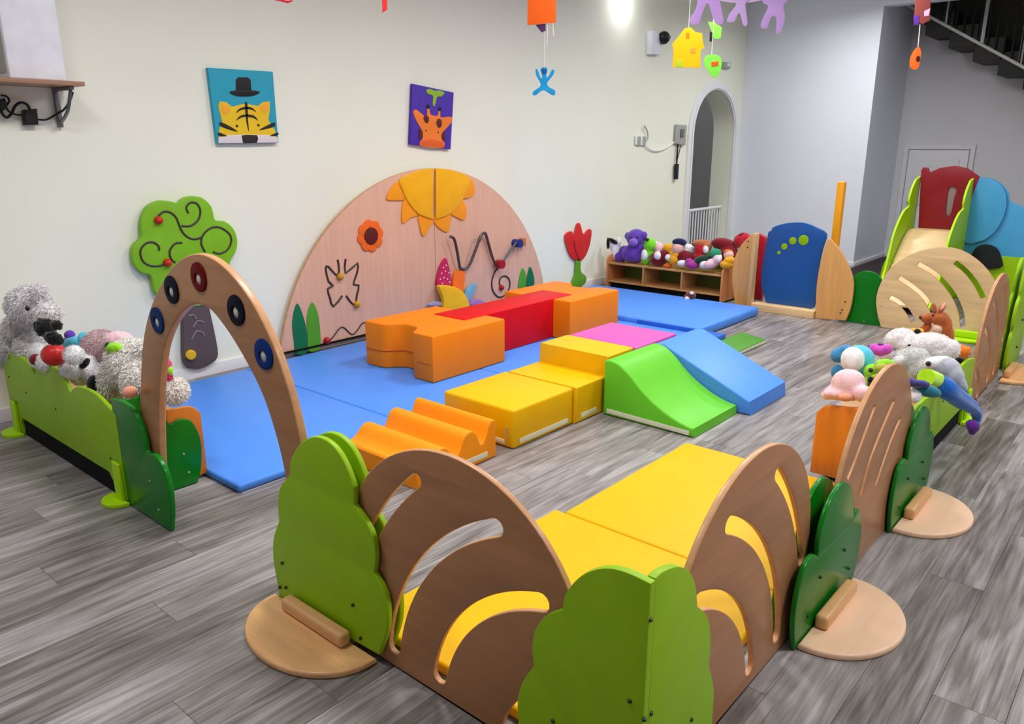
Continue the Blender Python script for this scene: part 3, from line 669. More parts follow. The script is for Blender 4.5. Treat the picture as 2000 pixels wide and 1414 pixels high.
ramp('foam_ramp', 'light blue foam ramp beside the green slide', 4.34, 4.90, pb, BLU)
# wavy block
t = thing('wavy_block', 'amber foam block with three rolling ridges and a low end', 'foam block', (2.6, 2.87, 0))
wv = [(2.285, .002), (2.285, .10), (2.30, .112), (2.33, .10), (2.375, .115), (2.42, .155), (2.46, .166), (2.50, .145), (2.535, .085), (2.575, .11), (2.615, .18), (2.66, .195), (2.70, .17), (2.735, .10), (2.77, .13), (2.80, .195), (2.825, .212), (2.845, .205)]
plate('pad', FY(2.572), [(2.285, .002)] + smooth(wv[1:], 4, False) + [(2.85, .19), (2.85, .002)], 0.58, ORG2, t, bev=0.006)
strip(t, FY(2.572), 2.62, 2.78, .022, .05)
# pieces behind the blue ramp
foam_box('foam_block', 'low deep blue foam block behind the light blue ramp', (5.30, 2.72, 0.001), (5.86, 2.985, 0.10), BLUD, r=0.012)
t = ramp('foam_ramp', 'low dark green foam wedge behind the light blue ramp', 5.62, 6.16, [(-2.715, .002), (-2.715, .06), (-2.50, .03), (-2.495, .002)], GRND)
plate('label_strip', FY(2.495), [(5.64, .004), (6.14, .004), (6.14, .026), (5.64, .026)], 0.003, STRIP, t, front=False, bev=0.0008)

# ================================================================== WALL DECORATION
DF = FY(5.10)      # front of the big activity wall
DW = FY(5.125)
z7 = lambda L: zm(500, 300, 3.333, L)
def activity_wall():
    t = thing('activity_wall', 'large semicircular pink birch activity panel with sun, wire and flowers', 'wall panel', (4.82, 5.12, 0.04))
    cx, cz, R = 4.82, -0.262, 1.665
    a0 = math.degrees(math.asin((0.045 - cz) / R))
    mid = 4.845
    arcp = arc(cx, cz, R, a0, 180 - a0, 80)
    lft = [p for p in arcp if p[0] < mid - .001]; rgt = [p for p in arcp if p[0] > mid + .001]
    zt = cz + math.sqrt(R * R - (mid - cx) ** 2)
    plate('panel', DF, [(mid - .0015, .045), (mid - .0015, zt)] + lft, 0.03, PINKWOOD, t, bev=0.003, edge=EDGE)
    plate('panel', DF, rgt + [(mid + .0015, zt), (mid + .0015, .045)], 0.03, PINKWOOD, t, bev=0.003, edge=EDGE)
    box('shadow_strip', (3.2, 5.09, 0.043), (6.42, 5.13, 0.06), SHADE, t)  # black strip painted as shadow along the lower edge of the panel
    # sun
    SUN = mat('sun_yellow_cloth', (250, 182, 6), 0.7, 0.2, bump=0.15, bscale=40, sheen=0.2); PET = mat('sun_petal_cloth', (255, 160, 16), 0.7, 0.2, bump=0.15, bscale=40, sheen=0.2)
    pet = [[(930, 180), (880, 215), (845, 295), (900, 305), (965, 298)], [(965, 298), (945, 380), (950, 455), (1000, 420), (1055, 395)], [(1055, 395), (1060, 470), (1085, 540), (1120, 490), (1150, 430)],
           [(1155, 430), (1180, 480), (1240, 512), (1258, 460), (1260, 390)], [(1255, 385), (1300, 415), (1350, 432), (1368, 370), (1340, 310)], [(1330, 285), (1380, 290), (1420, 255), (1410, 190), (1370, 155)]]
    c0 = DF.px(z7([(1150, 230)]))[0]
    for P in pet:
        q = DF.px(z7(P)); mx = (q[0][0] + q[-1][0]) / 2; mz = (q[0][1] + q[-1][1]) / 2
        inner = (mx * .7 + c0[0] * .3, mz * .7 + c0[1] * .3)
        plate('petal', DF, smooth(q + [inner], 4), 0.012, PET, t, off=0.013, bev=0.005)
    sl = DF.px(z7([(1143, 95), (1060, 105), (930, 165), (945, 240), (975, 305), (1020, 365), (1060, 400), (1143, 428)])); sr = DF.px(z7([(1160, 95), (1260, 103), (1380, 155), (1370, 230), (1335, 300), (1290, 360), (1240, 400), (1160, 428)]))
    for P in (sl, sr): plate('sun_centre', DF, [P[0]] + smooth(P[1:], 3, False), 0.02, SUN, t, off=0.026, bev=0.008)
    # orange cloth flower
    s, z = DF.px(z7([(742, 535)]))[0]; FLO = mat('flower_orange_cloth', (244, 112, 40), 0.7, 0.2)
    for k in range(8):
        a = math.radians(k * 45 + 10); plate('flower_petal', DF, arc(s + .085 * math.cos(a), z + .085 * math.sin(a), .052, 0, 360, 12)[:-1], 0.014, FLO, t, off=0.012 + 0.002 * (k % 2), bev=0.005)
    disc('flower_heart', DF, s, z, .07, .022, mat('flower_maroon', (92, 18, 16), 0.7), t)
    # wire / groove figures
    bt = [[(530, 690), (540, 760), (520, 790), (470, 735), (452, 745), (470, 830), (500, 860), (465, 880), (480, 940), (502, 995), (560, 925)], [(582, 685), (580, 778), (660, 712), (655, 780), (632, 850), (668, 856), (655, 920), (640, 990), (585, 925)]]
    for P in bt: line_on('butterfly_track', DF, DF.px(z7(P)), 0.009, DARKM, t, 0.002, 2)
    for u, v in ((540, 800), (650, 980)): ball('bead', DF.w(*DF.px(z7([(u, v)]))[0], .015), 0.03, mat('bead_gold', (206, 150, 24), 0.4), t)
    line_on('ground_track', DF, DF.px(z7([(455, 1215), (490, 1205), (540, 1140), (570, 1132), (620, 1175), (650, 1160), (690, 1105), (715, 1100)])), 0.006, DARKM, t, 0.002)
    ball('bead', DF.w(*DF.px(z7([(455, 1215)]))[0], .015), 0.03, mat('bead_red', (170, 20, 36), 0.35), t)
    # W-shaped rod standing off the board
    wz = lambda L: zm(820, 420, 7.07, L)
    rod = DF.px(wz([(360, 290), (400, 320), (440, 480), (490, 680), (530, 735), (600, 740), (650, 660), (730, 400), (770, 280), (830, 240), (875, 280), (940, 480), (990, 650), (1040, 690)]))
    tube('bead_rod', smooth([tuple(DF.w(s_, z_, 0.05 + 0.02 * math.sin(i))) for i, (s_, z_) in enumerate(rod)], 4, False), 0.014, mat('rod_metal', (96, 84, 80), 0.3, metal=0.6), t)
    r2 = DF.px(wz([(1090, 640), (1160, 520), (1270, 370)])); tube('bead_rod', [DF.w(a, b, .06) for a, b in r2], 0.010, METAL, t)
    bl = DF.px(wz([(1300, 385)]))[0]; tube('knob', [DF.w(*bl, 0.0), DF.w(*bl, .09)], 0.042, mat('knob_blue', (28, 52, 130), 0.4), t, 8)
    br = DF.px(wz([(1390, 370)]))[0]; box('knob_block', tuple(DF.w(br[0] - .03, br[1] - .04, .05)[i] for i in range(3)), tuple(DF.w(br[0] + .03, br[1] + .04, 0)[i] for i in range(3)), mat('knob_wood', (206, 120, 56), 0.5), t, 0.004) 
    rd = DF.px(wz([(1050, 670)]))[0]; tube('slider', [DF.w(*rd, .02), DF.w(*rd, .09)], 0.045, mat('bead_red', (170, 20, 36)), t, 6)
    sp = DF.px(wz([(1110, 710), (1040, 770), (1000, 870), (990, 980), (1020, 1070), (1080, 1130), (1150, 1120), (1215, 1050), (1240, 960), (1225, 880), (1170, 840), (1110, 870), (1095, 940), (1110, 990)]))
    line_on('spiral_track', DF, sp, 0.009, DARKM, t, 0.002)
    ball('bead', DF.w(*DF.px(wz([(1115, 1000)]))[0], .012), 0.03, MATS['bead_red'], t)
    # painted leaves
    for P, col, nm in (([(265, 975), (235, 1090), (245, 1220), (262, 1305), (330, 1290), (330, 1180), (305, 1060)], (4, 112, 72), 'leaf_teal'), ([(362, 968), (330, 1060), (333, 1180), (340, 1282), (412, 1270), (415, 1160), (400, 1040)], (84, 160, 44), 'leaf_fresh'),
                       ([(1733, 745), (1712, 810), (1706, 875), (1748, 870), (1756, 800)], (84, 160, 44), 'leaf_fresh'), ([(1782, 735), (1762, 800), (1758, 868), (1804, 862), (1806, 800)], (4, 112, 72), 'leaf_teal')):
        plate('leaf', DF, smooth(DF.px(z7(P)), 4), 0.008, mat(nm, col, 0.5), t, front=False, bev=0.002)
    # cloth flower at the middle bottom
    def cl(P, nm, col, off, th=0.03): plate('cloth_petal', DF, smooth(DF.px(wz(P)), 4), th, mat(nm, col, 0.8, 0.2, sheen=0.2, bump=0.2, bscale=30), t, off=off, bev=0.01)
    cl([(330, 590), (260, 700), (225, 820), (215, 970), (400, 980), (400, 820), (370, 680)], 'cloth_raspberry', (196, 30, 92), .03)
    cl([(470, 770), (430, 900), (440, 1060), (560, 1060), (590, 900), (585, 770)], 'cloth_orange', (255, 120, 30), .035)
    cl([(740, 930), (640, 990), (590, 1080), (600, 1200), (680, 1150), (740, 1020)], 'cloth_sky', (120, 176, 206), .04)
    cl([(190, 980), (260, 960), (400, 980), (530, 1060), (600, 1200), (600, 1300), (280, 1300), (250, 1160)], 'cloth_yellow', (246, 190, 16), .08, .05)
    cl([(80, 1220), (160, 1185), (270, 1200), (270, 1245), (100, 1250)], 'cloth_lilac', (160, 158, 190), .05)
    cl([(650, 1190), (740, 1150), (850, 1195), (780, 1240), (650, 1240)], 'cloth_violet', (168, 120, 196), .05)
    for u, v in ((290, 720), (330, 690), (270, 800), (320, 770), (370, 790), (250, 880), (300, 860), (350, 880), (280, 940), (380, 920)):
        s_, z_ = DF.px(wz([(u, v)]))[0]; disc('dot', DF, s_, z_, .007, .003, WHITEP, t, off=.03)
activity_wall()

def tree_decor():
    t = thing('tree_plaque', 'green cloud-crowned tree wall plaque with brown trunk, tracks and red beads', 'wall decoration', (2.8, 5.14, 0.08))
    zt = lambda L: zm(0, 360, 3.333, L); f = FY(5.105)
    crown = f.px(zt([(985, 597), (930, 580), (880, 530), (862, 460), (872, 400), (922, 345), (918, 270), (935, 190), (975, 135), (1040, 107), (1110, 110), (1160, 122), (1200, 90), (1265, 77), (1330, 95), (1380, 150), (1402, 232), (1460, 240), (1515, 280), (1545, 350), (1540, 430), (1498, 505), (1502, 560), (1470, 620), (1400, 720), (1350, 780), (1200, 800), (1080, 760), (1010, 700)]))
    plate('crown', f, smooth(crown, 4), 0.045, LIME if False else mat('plaque_green', (128, 190, 30), 0.45), t, bev=0.008)
    tr = f.px(zt([(1195, 770), (1196, 950), (1200, 1140), (1230, 1190), (1300, 1202), (1380, 1170), (1425, 1110), (1400, 950), (1360, 770)]))
    plate('trunk', FY(5.112), [tr[0]] + smooth(tr[1:-1], 4, False) + [tr[-1]], 0.04, mat('plaque_trunk', (92, 76, 78), 0.6), t, bev=0.008)
    for P in ([(1030, 205), (1060, 180), (1100, 180), (1145, 215), (1175, 290), (1210, 335), (1260, 357), (1310, 345)], [(1180, 270), (1240, 270), (1290, 230), (1303, 170), (1280, 125), (1240, 118), (1212, 150), (1225, 188)],
              [(1335, 440), (1310, 390), (1320, 330), (1370, 285), (1430, 280), (1490, 320), (1505, 370), (1480, 425), (1430, 450), (1385, 440)], [(1035, 430), (1030, 400), (990, 375), (940, 390), (912, 440), (930, 500), (980, 530), (1040, 530), (1075, 515)],
              [(1185, 380), (1140, 385), (1105, 430), (1110, 480), (1140, 510)]):
        line_on('track', f, f.px(zt(P)), 0.007, DARKM, t, 0.001)
    for u, v in ((1027, 233), (1085, 510)): ball('bead', f.w(*f.px(zt([(u, v)]))[0], .012), .028, mat('bead_tomato', (206, 40, 24), 0.35), t)
    for P in ([(1230, 860), (1260, 850), (1280, 880)], [(1260, 930), (1290, 890), (1330, 900)], [(1250, 1010), (1280, 960), (1320, 965), (1335, 990)]):
        line_on('trunk_track', FY(5.112), f.px(zt(P)), 0.006, mat('trunk_line', (140, 124, 124), 0.6), t, 0.001)
    s, z = f.px(zt([(1238, 1108)]))[0]; disc('knob', FY(5.112), s, z, .035, .03, mat('knob_yellow', (236, 186, 30), 0.4), t, bev=.006)
tree_decor()

def tulip():
    t = thing('tulip_plaque', 'red tulip wall plaque with green stem', 'wall decoration', (7.2, 5.14, 0.1)); f = FY(5.13)
    red = f.px([(1105, 468), (1108, 455), (1118, 452), (1122, 462), (1128, 438), (1134, 438), (1140, 458), (1150, 448), (1156, 452), (1152, 480), (1142, 503), (1130, 510), (1115, 500)])
    plate('bloom', f, smooth(red, 3), 0.02, mat('tulip_red', (222, 42, 40), 0.5), t, bev=.004)
    line_on('bloom_line', f, f.px([(1121, 470), (1124, 490), (1131, 505)]), 0.008, mat('tulip_dark', (150, 20, 26), 0.5), t, .0)
    stem = f.px([(1126, 508), (1134, 509), (1135, 530), (1145, 540), (1144, 552), (1136, 560), (1130, 585), (1119, 585), (1117, 555), (1124, 535)])
    plate('stem', f, smooth(stem, 3), 0.02, mat('stem_green', (96, 160, 40), 0.5), t, bev=.004)
tulip()

def posters():
    f = FY(5.125)
    def canvas(label, corners, col, nm):
        q = f.px(corners); t = thing('canvas', label, 'picture', f.w((q[0][0] + q[2][0]) / 2, q[2][1], 0), 'square animal canvases')
        plate('board', f, q, 0.03, mat(nm, col, 0.6), t, bev=0.003); return t, q
    zc = lambda L: zm(0, 0, 3.333, L)
    t, q = canvas('turquoise square canvas of a yellow tiger in a black top hat', [(406, 132), (533, 140), (544, 279), (425, 281)], (36, 162, 190), 'canvas_teal')
    def sh(nm, P, col, k, sm=3):
        plate(nm, f, smooth(f.px(zc(P)), sm) if sm else f.px(zc(P)), 0.003, mat('print_%d_%d_%d' % col, col, 0.6, var=.01), t, front=False, off=0.0015 * k, bev=0.0004)
    sh('tiger_face', [(1420, 930), (1425, 850), (1445, 790), (1420, 690), (1430, 660), (1470, 665), (1510, 695), (1590, 675), (1680, 690), (1710, 665), (1755, 660), (1755, 720), (1745, 780), (1790, 850), (1805, 925)], (238, 196, 24), 0, 1)
    sh('muzzle', [(1420, 932), (1422, 895), (1480, 880), (1600, 876), (1740, 878), (1805, 895), (1808, 928)], (226, 216, 220), 1, 0)
    for P in ([(1440, 670), (1450, 740), (1480, 740), (1500, 705)], [(1745, 670), (1735, 730), (1705, 725), (1690, 690)]): sh('ear', P, (250, 176, 40), 1)
    sh('hat_crown', [(1535, 600), (1535, 520), (1550, 503), (1610, 503), (1630, 520), (1635, 600)], (22, 18, 22), 1, 0); sh('hat_brim', [(1492, 600), (1530, 590), (1640, 588), (1690, 600), (1650, 622), (1590, 628), (1530, 622)], (22, 18, 22), 2)
    sh('nose', [(1570, 882), (1600, 878), (1670, 880), (1678, 900), (1670, 930), (1580, 932)], (44, 30, 28), 2, 0)
    for P in ([(1592, 675), (1608, 675), (1612, 780), (1618, 855), (1602, 790)], [(1535, 735), (1560, 705), (1600, 695), (1640, 702), (1665, 730), (1640, 715), (1600, 710), (1565, 717)], [(1535, 785), (1560, 755), (1600, 745), (1650, 752), (1678, 785), (1650, 768), (1600, 760), (1565, 767)],
              [(1432, 795), (1440, 825), (1545, 858), (1490, 820)], [(1785, 798), (1780, 825), (1685, 848), (1740, 815)], [(1422, 862), (1425, 885), (1475, 885)], [(1805, 862), (1805, 882), (1755, 885)]):
        sh('stripe', P, (26, 22, 20), 2)
    for u, v in ((1540, 820), (1680, 815)):
        s_, z_ = f.px(zc([(u, v)]))[0]; disc('eye', f, s_, z_, .009, .003, MATS['print_26_22_20'], t, off=.003)
    zg = lambda L: zm(500, 0, 3.333, L); zc = zg
    t, q = canvas('purple square canvas of an orange giraffe with a green leaf', zg([(1020, 545), (1288, 602), (1267, 972), (1004, 940)]), (74, 44, 168), 'canvas_purple')
    sh('giraffe_face', [(1065, 948), (1085, 900), (1080, 850), (1045, 790), (1022, 730), (1040, 712), (1070, 735), (1110, 760), (1113, 710), (1128, 710), (1135, 745), (1180, 755), (1187, 720), (1200, 722), (1200, 765), (1245, 760), (1275, 765), (1270, 800), (1225, 850), (1215, 900), (1222, 962)], (248, 132, 44), 0, 2)
    sh('snout', [(1068, 948), (1072, 915), (1140, 905), (1215, 925), (1222, 960)], (232, 96, 30), 1, 0)
    for P in ([(1088, 770), (1100, 748), (1120, 760), (1122, 790), (1105, 802)], [(1172, 800), (1185, 772), (1205, 785), (1205, 820), (1185, 832)], [(1062, 840), (1082, 860), (1080, 890), (1060, 905)], [(1225, 850), (1205, 880), (1212, 912), (1226, 915)]): sh('patch', P, (92, 24, 24), 2)
    for u, v in ((1118, 692), (1194, 710)): s_, z_ = f.px(zg([(u, v)]))[0]; disc('horn_tip', f, s_, z_, .018, .003, BLACK, t, off=.003)
    for u, v in ((1105, 850), (1185, 862)): s_, z_ = f.px(zg([(u, v)]))[0]; disc('eye', f, s_, z_, .007, .003, BLACK, t, off=.003)
    sh('sprout', [(1105, 590), (1130, 578), (1160, 590), (1200, 590), (1225, 605), (1205, 628), (1178, 632), (1162, 688), (1148, 680), (1150, 625), (1120, 612)], (146, 190, 50), 1)
posters()

def wall_fittings():
    # shelf with white box
    t = thing('wall_shelf', 'small brown wall shelf on grey brackets at upper left', 'shelf', (1.8, 5.0, 1.9))
    fr = at_y(92, 160, 4.86)
    box('board', (1.35, 4.86, fr.z - .012), (at_y(166, 165, 4.86).x, 5.158, fr.z + .012), wood('shelf_brown', (160, 118, 96), 0, 0.12), t, 0.002)
    for x in (at_y(128, 190, 5.0).x - .01, 1.42):
        z = fr.z - .012
        b = box('bracket', (x, 4.90, z - .02), (x + .025, 5.158, z), METAL, t, 0.002)
        box('bracket_leg', (x, 5.13, z - .22), (x + .025, 5.158, z - .02), METAL, b, 0.002)
        tube('bracket_stay', [Vector((x + .012, 4.92, z - .02)), Vector((x + .012, 5.0, z - .13)), Vector((x + .012, 5.14, z - .2))], 0.01, METAL, b, sm=3)
    zt = fr.z + .0125
    t = thing('white_box', 'tall plain white box standing on the wall shelf', 'box', (1.7, 5.0, zt))
    xr = at_y(131, 158, 4.90).x; xl = at_y(20, 155, 4.90).x
    box('case', (xl, 4.90, zt), (xr, 5.14, zt + .60), WHITEP, t, 0.008); box('side_panel', (xl - .004, 4.93, zt + .03), (xl, 5.11, zt + .56), GREYP, t)
    t = thing('power_adapter', 'black power adapter hanging on its cables below the wall shelf', 'adapter', at_y(59, 240, 5.13))
    f = FY(5.13)
    q = f.px(zm(0, 0, 3.333, [(150, 715), (235, 708), (245, 812), (155, 815)])); plate('brick', f, q, 0.05, BLACK, t, bev=.008, off=.02)
    line_on('cable', f, f.px(zm(0, 0, 3.333, [(190, 712), (170, 680), (130, 668), (95, 690), (70, 740), (40, 765), (10, 740), (0, 700)])), 0.008, BLACK, t, .01)
    line_on('cable', f, f.px(zm(0, 0, 3.333, [(240, 778), (300, 778), (360, 745), (410, 715), (450, 660), (470, 600)])), 0.006, BLACK, t, .01)
    line_on('cable', f, f.px(zm(0, 0, 3.333, [(155, 750), (110, 748), (60, 730), (30, 690), (20, 640)])), 0.006, BLACK, t, .01)
    t = thing('cable_plug', 'black plug cluster at the left edge under the wall shelf', 'plug', at_y(5, 205, 5.13))
    q = f.px(zm(0, 0, 3.333, [(-40, 640), (30, 650), (48, 690), (20, 720), (-40, 715)])); plate('plug_body', f, q, 0.05, BLACK, t, bev=.008, off=.02)
    line_on('cable', f, f.px(zm(0, 0, 3.333, [(0, 620), (40, 630), (55, 660), (30, 690)])), 0.006, BLACK, t, .012)
    z3 = lambda L: zm(1000, 0, 4, L); f = FY(5.15)
    t = thing('wall_camera', 'white wall camera with a black dome lens', 'camera', at_y(1275, 105, 5.13))
    plate('housing', f, f.px(z3([(1055, 245), (1105, 240), (1140, 330), (1140, 430), (1055, 425)])), 0.07, WHITEP, t, off=.06, bev=.012)
    c = f.px(z3([(1140, 300)]))[0]; d = ball('dome', f.w(*c, .08), .075, BLACK, t, 2); ball('lens', f.w(c[0] + .01, c[1], .145), .022, METAL, d, 2)
    t = thing('intercom', 'pale grey wall intercom handset beside the arched doorway', 'intercom', at_y(1325, 285, 5.14))
    plate('base', f, f.px(z3([(1272, 972), (1352, 978), (1340, 1135), (1262, 1122)])), 0.03, GREYP, t, off=.03, bev=.006)
    plate('handset', f, f.px(z3([(1300, 1010), (1325, 1010), (1318, 1070), (1296, 1068)])), 0.02, mat('handset_grey', (110, 112, 108), .5), t, off=.05, bev=.004)
    line_on('cord', f, f.px(z3([(1285, 1125), (1280, 1200), (1275, 1300), (1268, 1390)])), .012, BLACK, t, .02); line_on('cord', f, f.px(z3([(1305, 1135), (1298, 1180), (1282, 1240)])), .006, BLACK, t, .02)
    plate('plug_end', f, f.px(z3([(1262, 1280), (1285, 1280), (1278, 1400), (1258, 1400)])), 0.03, BLACK, t, off=.04, bev=.005)
    t = thing('wall_switch', 'white double wall switch with a cable running to the intercom', 'switch', at_y(1252, 272, 5.14))
    plate('plate', f, f.px(z3([(960, 1060), (1045, 1070), (1042, 1140), (958, 1130)])), 0.012, TRIM, t, off=.012, bev=.003)
    for u in (985, 1025):
        c = f.px(z3([(u, 1100)]))[0]; box('rocker', tuple(f.w(c[0] - .03, c[1] - .05, .02)), tuple(f.w(c[0] + .03, c[1] + .05, .012)), GREYP, t)
    line_on('cable', f, f.px(z3([(1020, 985), (1045, 1020), (1050, 1080), (1030, 1110)])), .008, GREYP, t, .02); line_on('cable', f, f.px(z3([(1040, 1140), (1080, 1170), (1140, 1178), (1200, 1155), (1262, 1110)])), .008, TRIM, t, .01)
    t = thing('emergency_lamp', 'small grey emergency lamp on the wall above the arch', 'lamp', at_y(1415, 130, 5.14))
    plate('body', f, f.px(z3([(1640, 485), (1690, 490), (1685, 540), (1638, 530)])), 0.04, GREYP, t, off=.04, bev=.006); c = f.px(z3([(1665, 510)]))[0]; ball('lens', f.w(*c, .045), .03, TRIM, t)
    # bright wall spot lamp at the top
    P = at_y(1238, -22, 5.0)
    t = thing('wall_spot', 'lit spot lamp washing the top of the left wall with white light', 'lamp', (P.x, 5.1, P.z))
    tube('arm', [Vector((P.x, 5.16, P.z + .05)), Vector((P.x, P.y, P.z + .04))], .012, TRIM, t)
    tube('shade', [Vector((P.x, P.y, P.z + .10)), Vector((P.x, P.y, P.z - .01))], .06, TRIM, t, 10)
    ball('bulb', (P.x, P.y, P.z - .02), .05, mat('spot_bulb', (255, 255, 255), .5, emit=14.0), t)
    ld = bpy.data.lights.new('spot_bulb_light', 'POINT'); ld.energy = 7; ld.shadow_soft_size = .05; lo = bpy.data.objects.new('spot_bulb_light', ld); C.objects.link(lo); lo.location = (P.x, P.y - .02, P.z - .13)
    # safety gate in the arch
    t = thing('safety_gate', 'white barred safety gate closing the arched doorway', 'gate', (AC, YW + .1, 0)); yg = YW + .1
    a, b = AC - AR + .01, AC + AR - .01
    tube('rail', [Vector((a, yg, .72)), Vector((b, yg, .72))], .022, TRIM, t); tube('rail', [Vector((a, yg, .08)), Vector((b, yg, .08))], .016, TRIM, t)
    for i in range(15): x = a + .03 + (b - a - .06) * i / 14; tube('bar', [Vector((x, yg, .08)), Vector((x, yg, .72))], .011, TRIM, t, 5)
wall_fittings()

# ================================================================== PAPER MOBILES HANGING FROM THE CEILING
def card_frame(u, v, dist, yaw=0.0):
    d = ray(u, v); d = d / math.hypot(d.x, d.y); P = CAM + d * dist
    n = Vector((-d.x, -d.y, 0)); n.rotate(Matrix.Rotation(math.radians(yaw), 3, 'Z')); n.normalize()
    U = Vector((0, 0, 1)).cross(n); return Frame(P, U, (0, 0, 1), n)
def hang(name, label, cat, u, v, dist, shapes, yaw=8, strings=None, group=None, sm=True):
    f = card_frame(u, v, dist, yaw); t = thing(name, label, cat, f.O, group)
    for k, (nm, P, col, off, *rest) in enumerate(shapes):
        q = f.px(P); q = smooth(q, 4) if (rest and rest[0]) else q
        plate(nm, f, q, 0.004, mat('paper_%d_%d_%d' % col, col, 0.7, .2, var=.02), t, off=off, bev=0.0008)
    for (u1, v1) in (strings or []):
        s, z = f.px([(u1, v1)])[0]; tube('string', [f.w(s, z), Vector((f.w(s, z).x, f.w(s, z).y, CEIL))], 0.0022, mat('white_string', (225, 225, 220), .7), t, 4)
    return t, f
z3 = lambda L: zm(1000, 0, 4, L)
hang('paper_person', 'blue paper person with raised arms hanging before the left wall', 'paper mobile', 1062, 160, 6.3, [('figure', z3([(185, 540), (200, 545), (222, 600), (235, 610), (232, 575), (222, 545), (240, 525), (265, 525), (278, 545), (270, 580), (275, 605), (295, 580), (312, 545), (330, 548), (325, 580), (295, 620), (275, 650), (290, 680), (335, 705), (335, 740), (310, 742), (245, 705), (190, 742), (165, 742), (165, 715), (215, 680), (222, 650), (190, 590)]), (30, 148, 206), 0, True), ('head_print', z3([(232, 545), (250, 532), (270, 545), (268, 570), (245, 578)]), (16, 90, 160), .003, True)], strings=[(1063, 133)])
t, f = hang('paper_lantern', 'orange paper lantern with hanging threads at the top middle', 'paper mobile', 1058, 20, 5.6, [('body', [(1032, -60), (1086, -60), (1086, 44), (1030, 49)], (255, 104, 26), 0), ('base', [(1046, 48), (1066, 46), (1066, 60), (1058, 63)], (84, 50, 92), -.006)], strings=[(1058, -60)])
for u in (1070, 1080): s, z = f.px([(u, 46)])[0]; s2, z2 = f.px([(u + (-2 if u < 1075 else 1), 88 if u < 1075 else 70)])[0]; tube('thread', [f.w(s, z, -.005), f.w(s2, z2, -.005)], .003, MATS['white_string'], t, 4)
hang('paper_strip', 'red paper strip hanging at the top edge of the photo', 'paper mobile', 750, 5, 4.6, [('strip', [(744, -60), (758, -60), (756, 19), (747, 25)], (206, 44, 44), 0)], strings=[(750, -60)])
hang('paper_card', 'red and white paper card hanging at the top edge left of the strip', 'paper mobile', 540, -10, 4.4, [('card', [(480, -60), (575, -60), (571, 3), (562, 6), (520, -4)], (190, 30, 50), 0), ('card_face', [(520, -50), (570, -50), (567, 1), (556, 1)], (240, 200, 205), .003)], strings=[(540, -60)])
hang('paper_house', 'yellow paper house cut-out hanging above the arch', 'paper mobile', 1342, 95, 6.6, [('house', z3([(1255, 525), (1262, 380), (1250, 345), (1300, 290), (1350, 220), (1400, 215), (1430, 250), (1485, 260), (1490, 320), (1505, 375), (1475, 385), (1470, 530)]), (255, 184, 10), 0), ('door', z3([(1280, 525), (1285, 480), (1330, 460), (1335, 525)]), (170, 190, 40), .003), ('window', z3([(1395, 375), (1435, 372), (1432, 412), (1393, 415)]), (240, 150, 60), .003), ('attic_window', z3([(1360, 255), (1385, 255), (1388, 300), (1358, 300)]), (230, 130, 20), .003)], strings=[(1345, 55)])
hang('paper_tag', 'green paper shape with a black mark, upper one beside the yellow house', 'paper mobile', 1398, 58, 6.4, [('shape', z3([(1530, 170), (1590, 175), (1640, 215), (1630, 300), (1580, 305), (1560, 245)]), (130, 214, 70), 0), ('mark', z3([(1545, 250), (1565, 250), (1562, 325), (1543, 325)]), (24, 26, 24), .003)], strings=[(1393, 43)], group='green paper shapes by the house')
hang('paper_tag', 'round green paper shape with an orange mark, lower one beside the yellow house', 'paper mobile', 1392, 127, 6.4, [('shape', z3([(1510, 445), (1560, 425), (1620, 440), (1640, 500), (1610, 590), (1575, 605), (1530, 550), (1500, 500)]), (120, 214, 70), 0, True), ('mark', z3([(1555, 485), (1615, 478), (1612, 512), (1558, 520)]), (236, 84, 24), .003)], strings=[(1390, 106)], group='green paper shapes by the house')
# lilac chain of paper people
hang('paper_people_chain', 'lilac paper chain of people holding hands at the top right', 'paper mobile', 1440, 10, 4.6, [('person', [(1358, -70), (1405, -70), (1405, -10), (1408, 10), (1413, 40), (1408, 48), (1396, 44), (1388, 20), (1382, 6), (1372, 25), (1366, 45), (1352, 48), (1348, 36), (1362, 5)], (200, 160, 232), 0, True), ('person', [(1412, -70), (1470, -70), (1466, -8), (1456, 8), (1460, 45), (1452, 50), (1444, 25), (1434, 42), (1420, 42), (1424, 28), (1438, 8), (1430, -8)], (206, 174, 236), 0, True), ('person', [(1474, -70), (1545, -70), (1540, -5), (1530, 10), (1533, 35), (1525, 62), (1516, 64), (1516, 35), (1506, 34), (1498, 55), (1486, 53), (1488, 40), (1500, 12), (1488, 0)], (200, 164, 234), 0, True), ('hands', [(1400, -20), (1500, -20), (1500, -4), (1460, 5), (1430, 5), (1400, -2)], (214, 190, 240), -.005, True)], strings=[(1380, -70), (1510, -70)], yaw=-6)
t, f = hang('paper_square', 'brown and purple paper square with an orange pendant by the stairs', 'paper mobile', 1800, 20, 8.4, [('square', [(1788, -6), (1818, -6), (1816, 40), (1802, 47), (1785, 40)], (140, 66, 60), 0), ('purple_corner', [(1784, 30), (1796, 30), (1794, 49), (1785, 49)], (96, 50, 150), .003), ('pink_patch', [(1805, 22), (1817, 16), (1814, 31), (1805, 32)], (236, 180, 214), .003), ('pendant', [(1788, 95), (1795, 92), (1799, 100), (1798, 112), (1794, 132), (1784, 136), (1777, 128), (1779, 110)], (255, 106, 36), 0, True), ('pendant_dot', [(1790, 111), (1796, 110), (1796, 119), (1790, 120)], (60, 24, 10), .003, True)], strings=[(1802, -6)])
s, z = f.px([(1797, 48)])[0]; s2, z2 = f.px([(1793, 92)])[0]; tube('thread', [f.w(s, z), f.w(s2, z2)], .004, MATS['white_string'], t, 4)

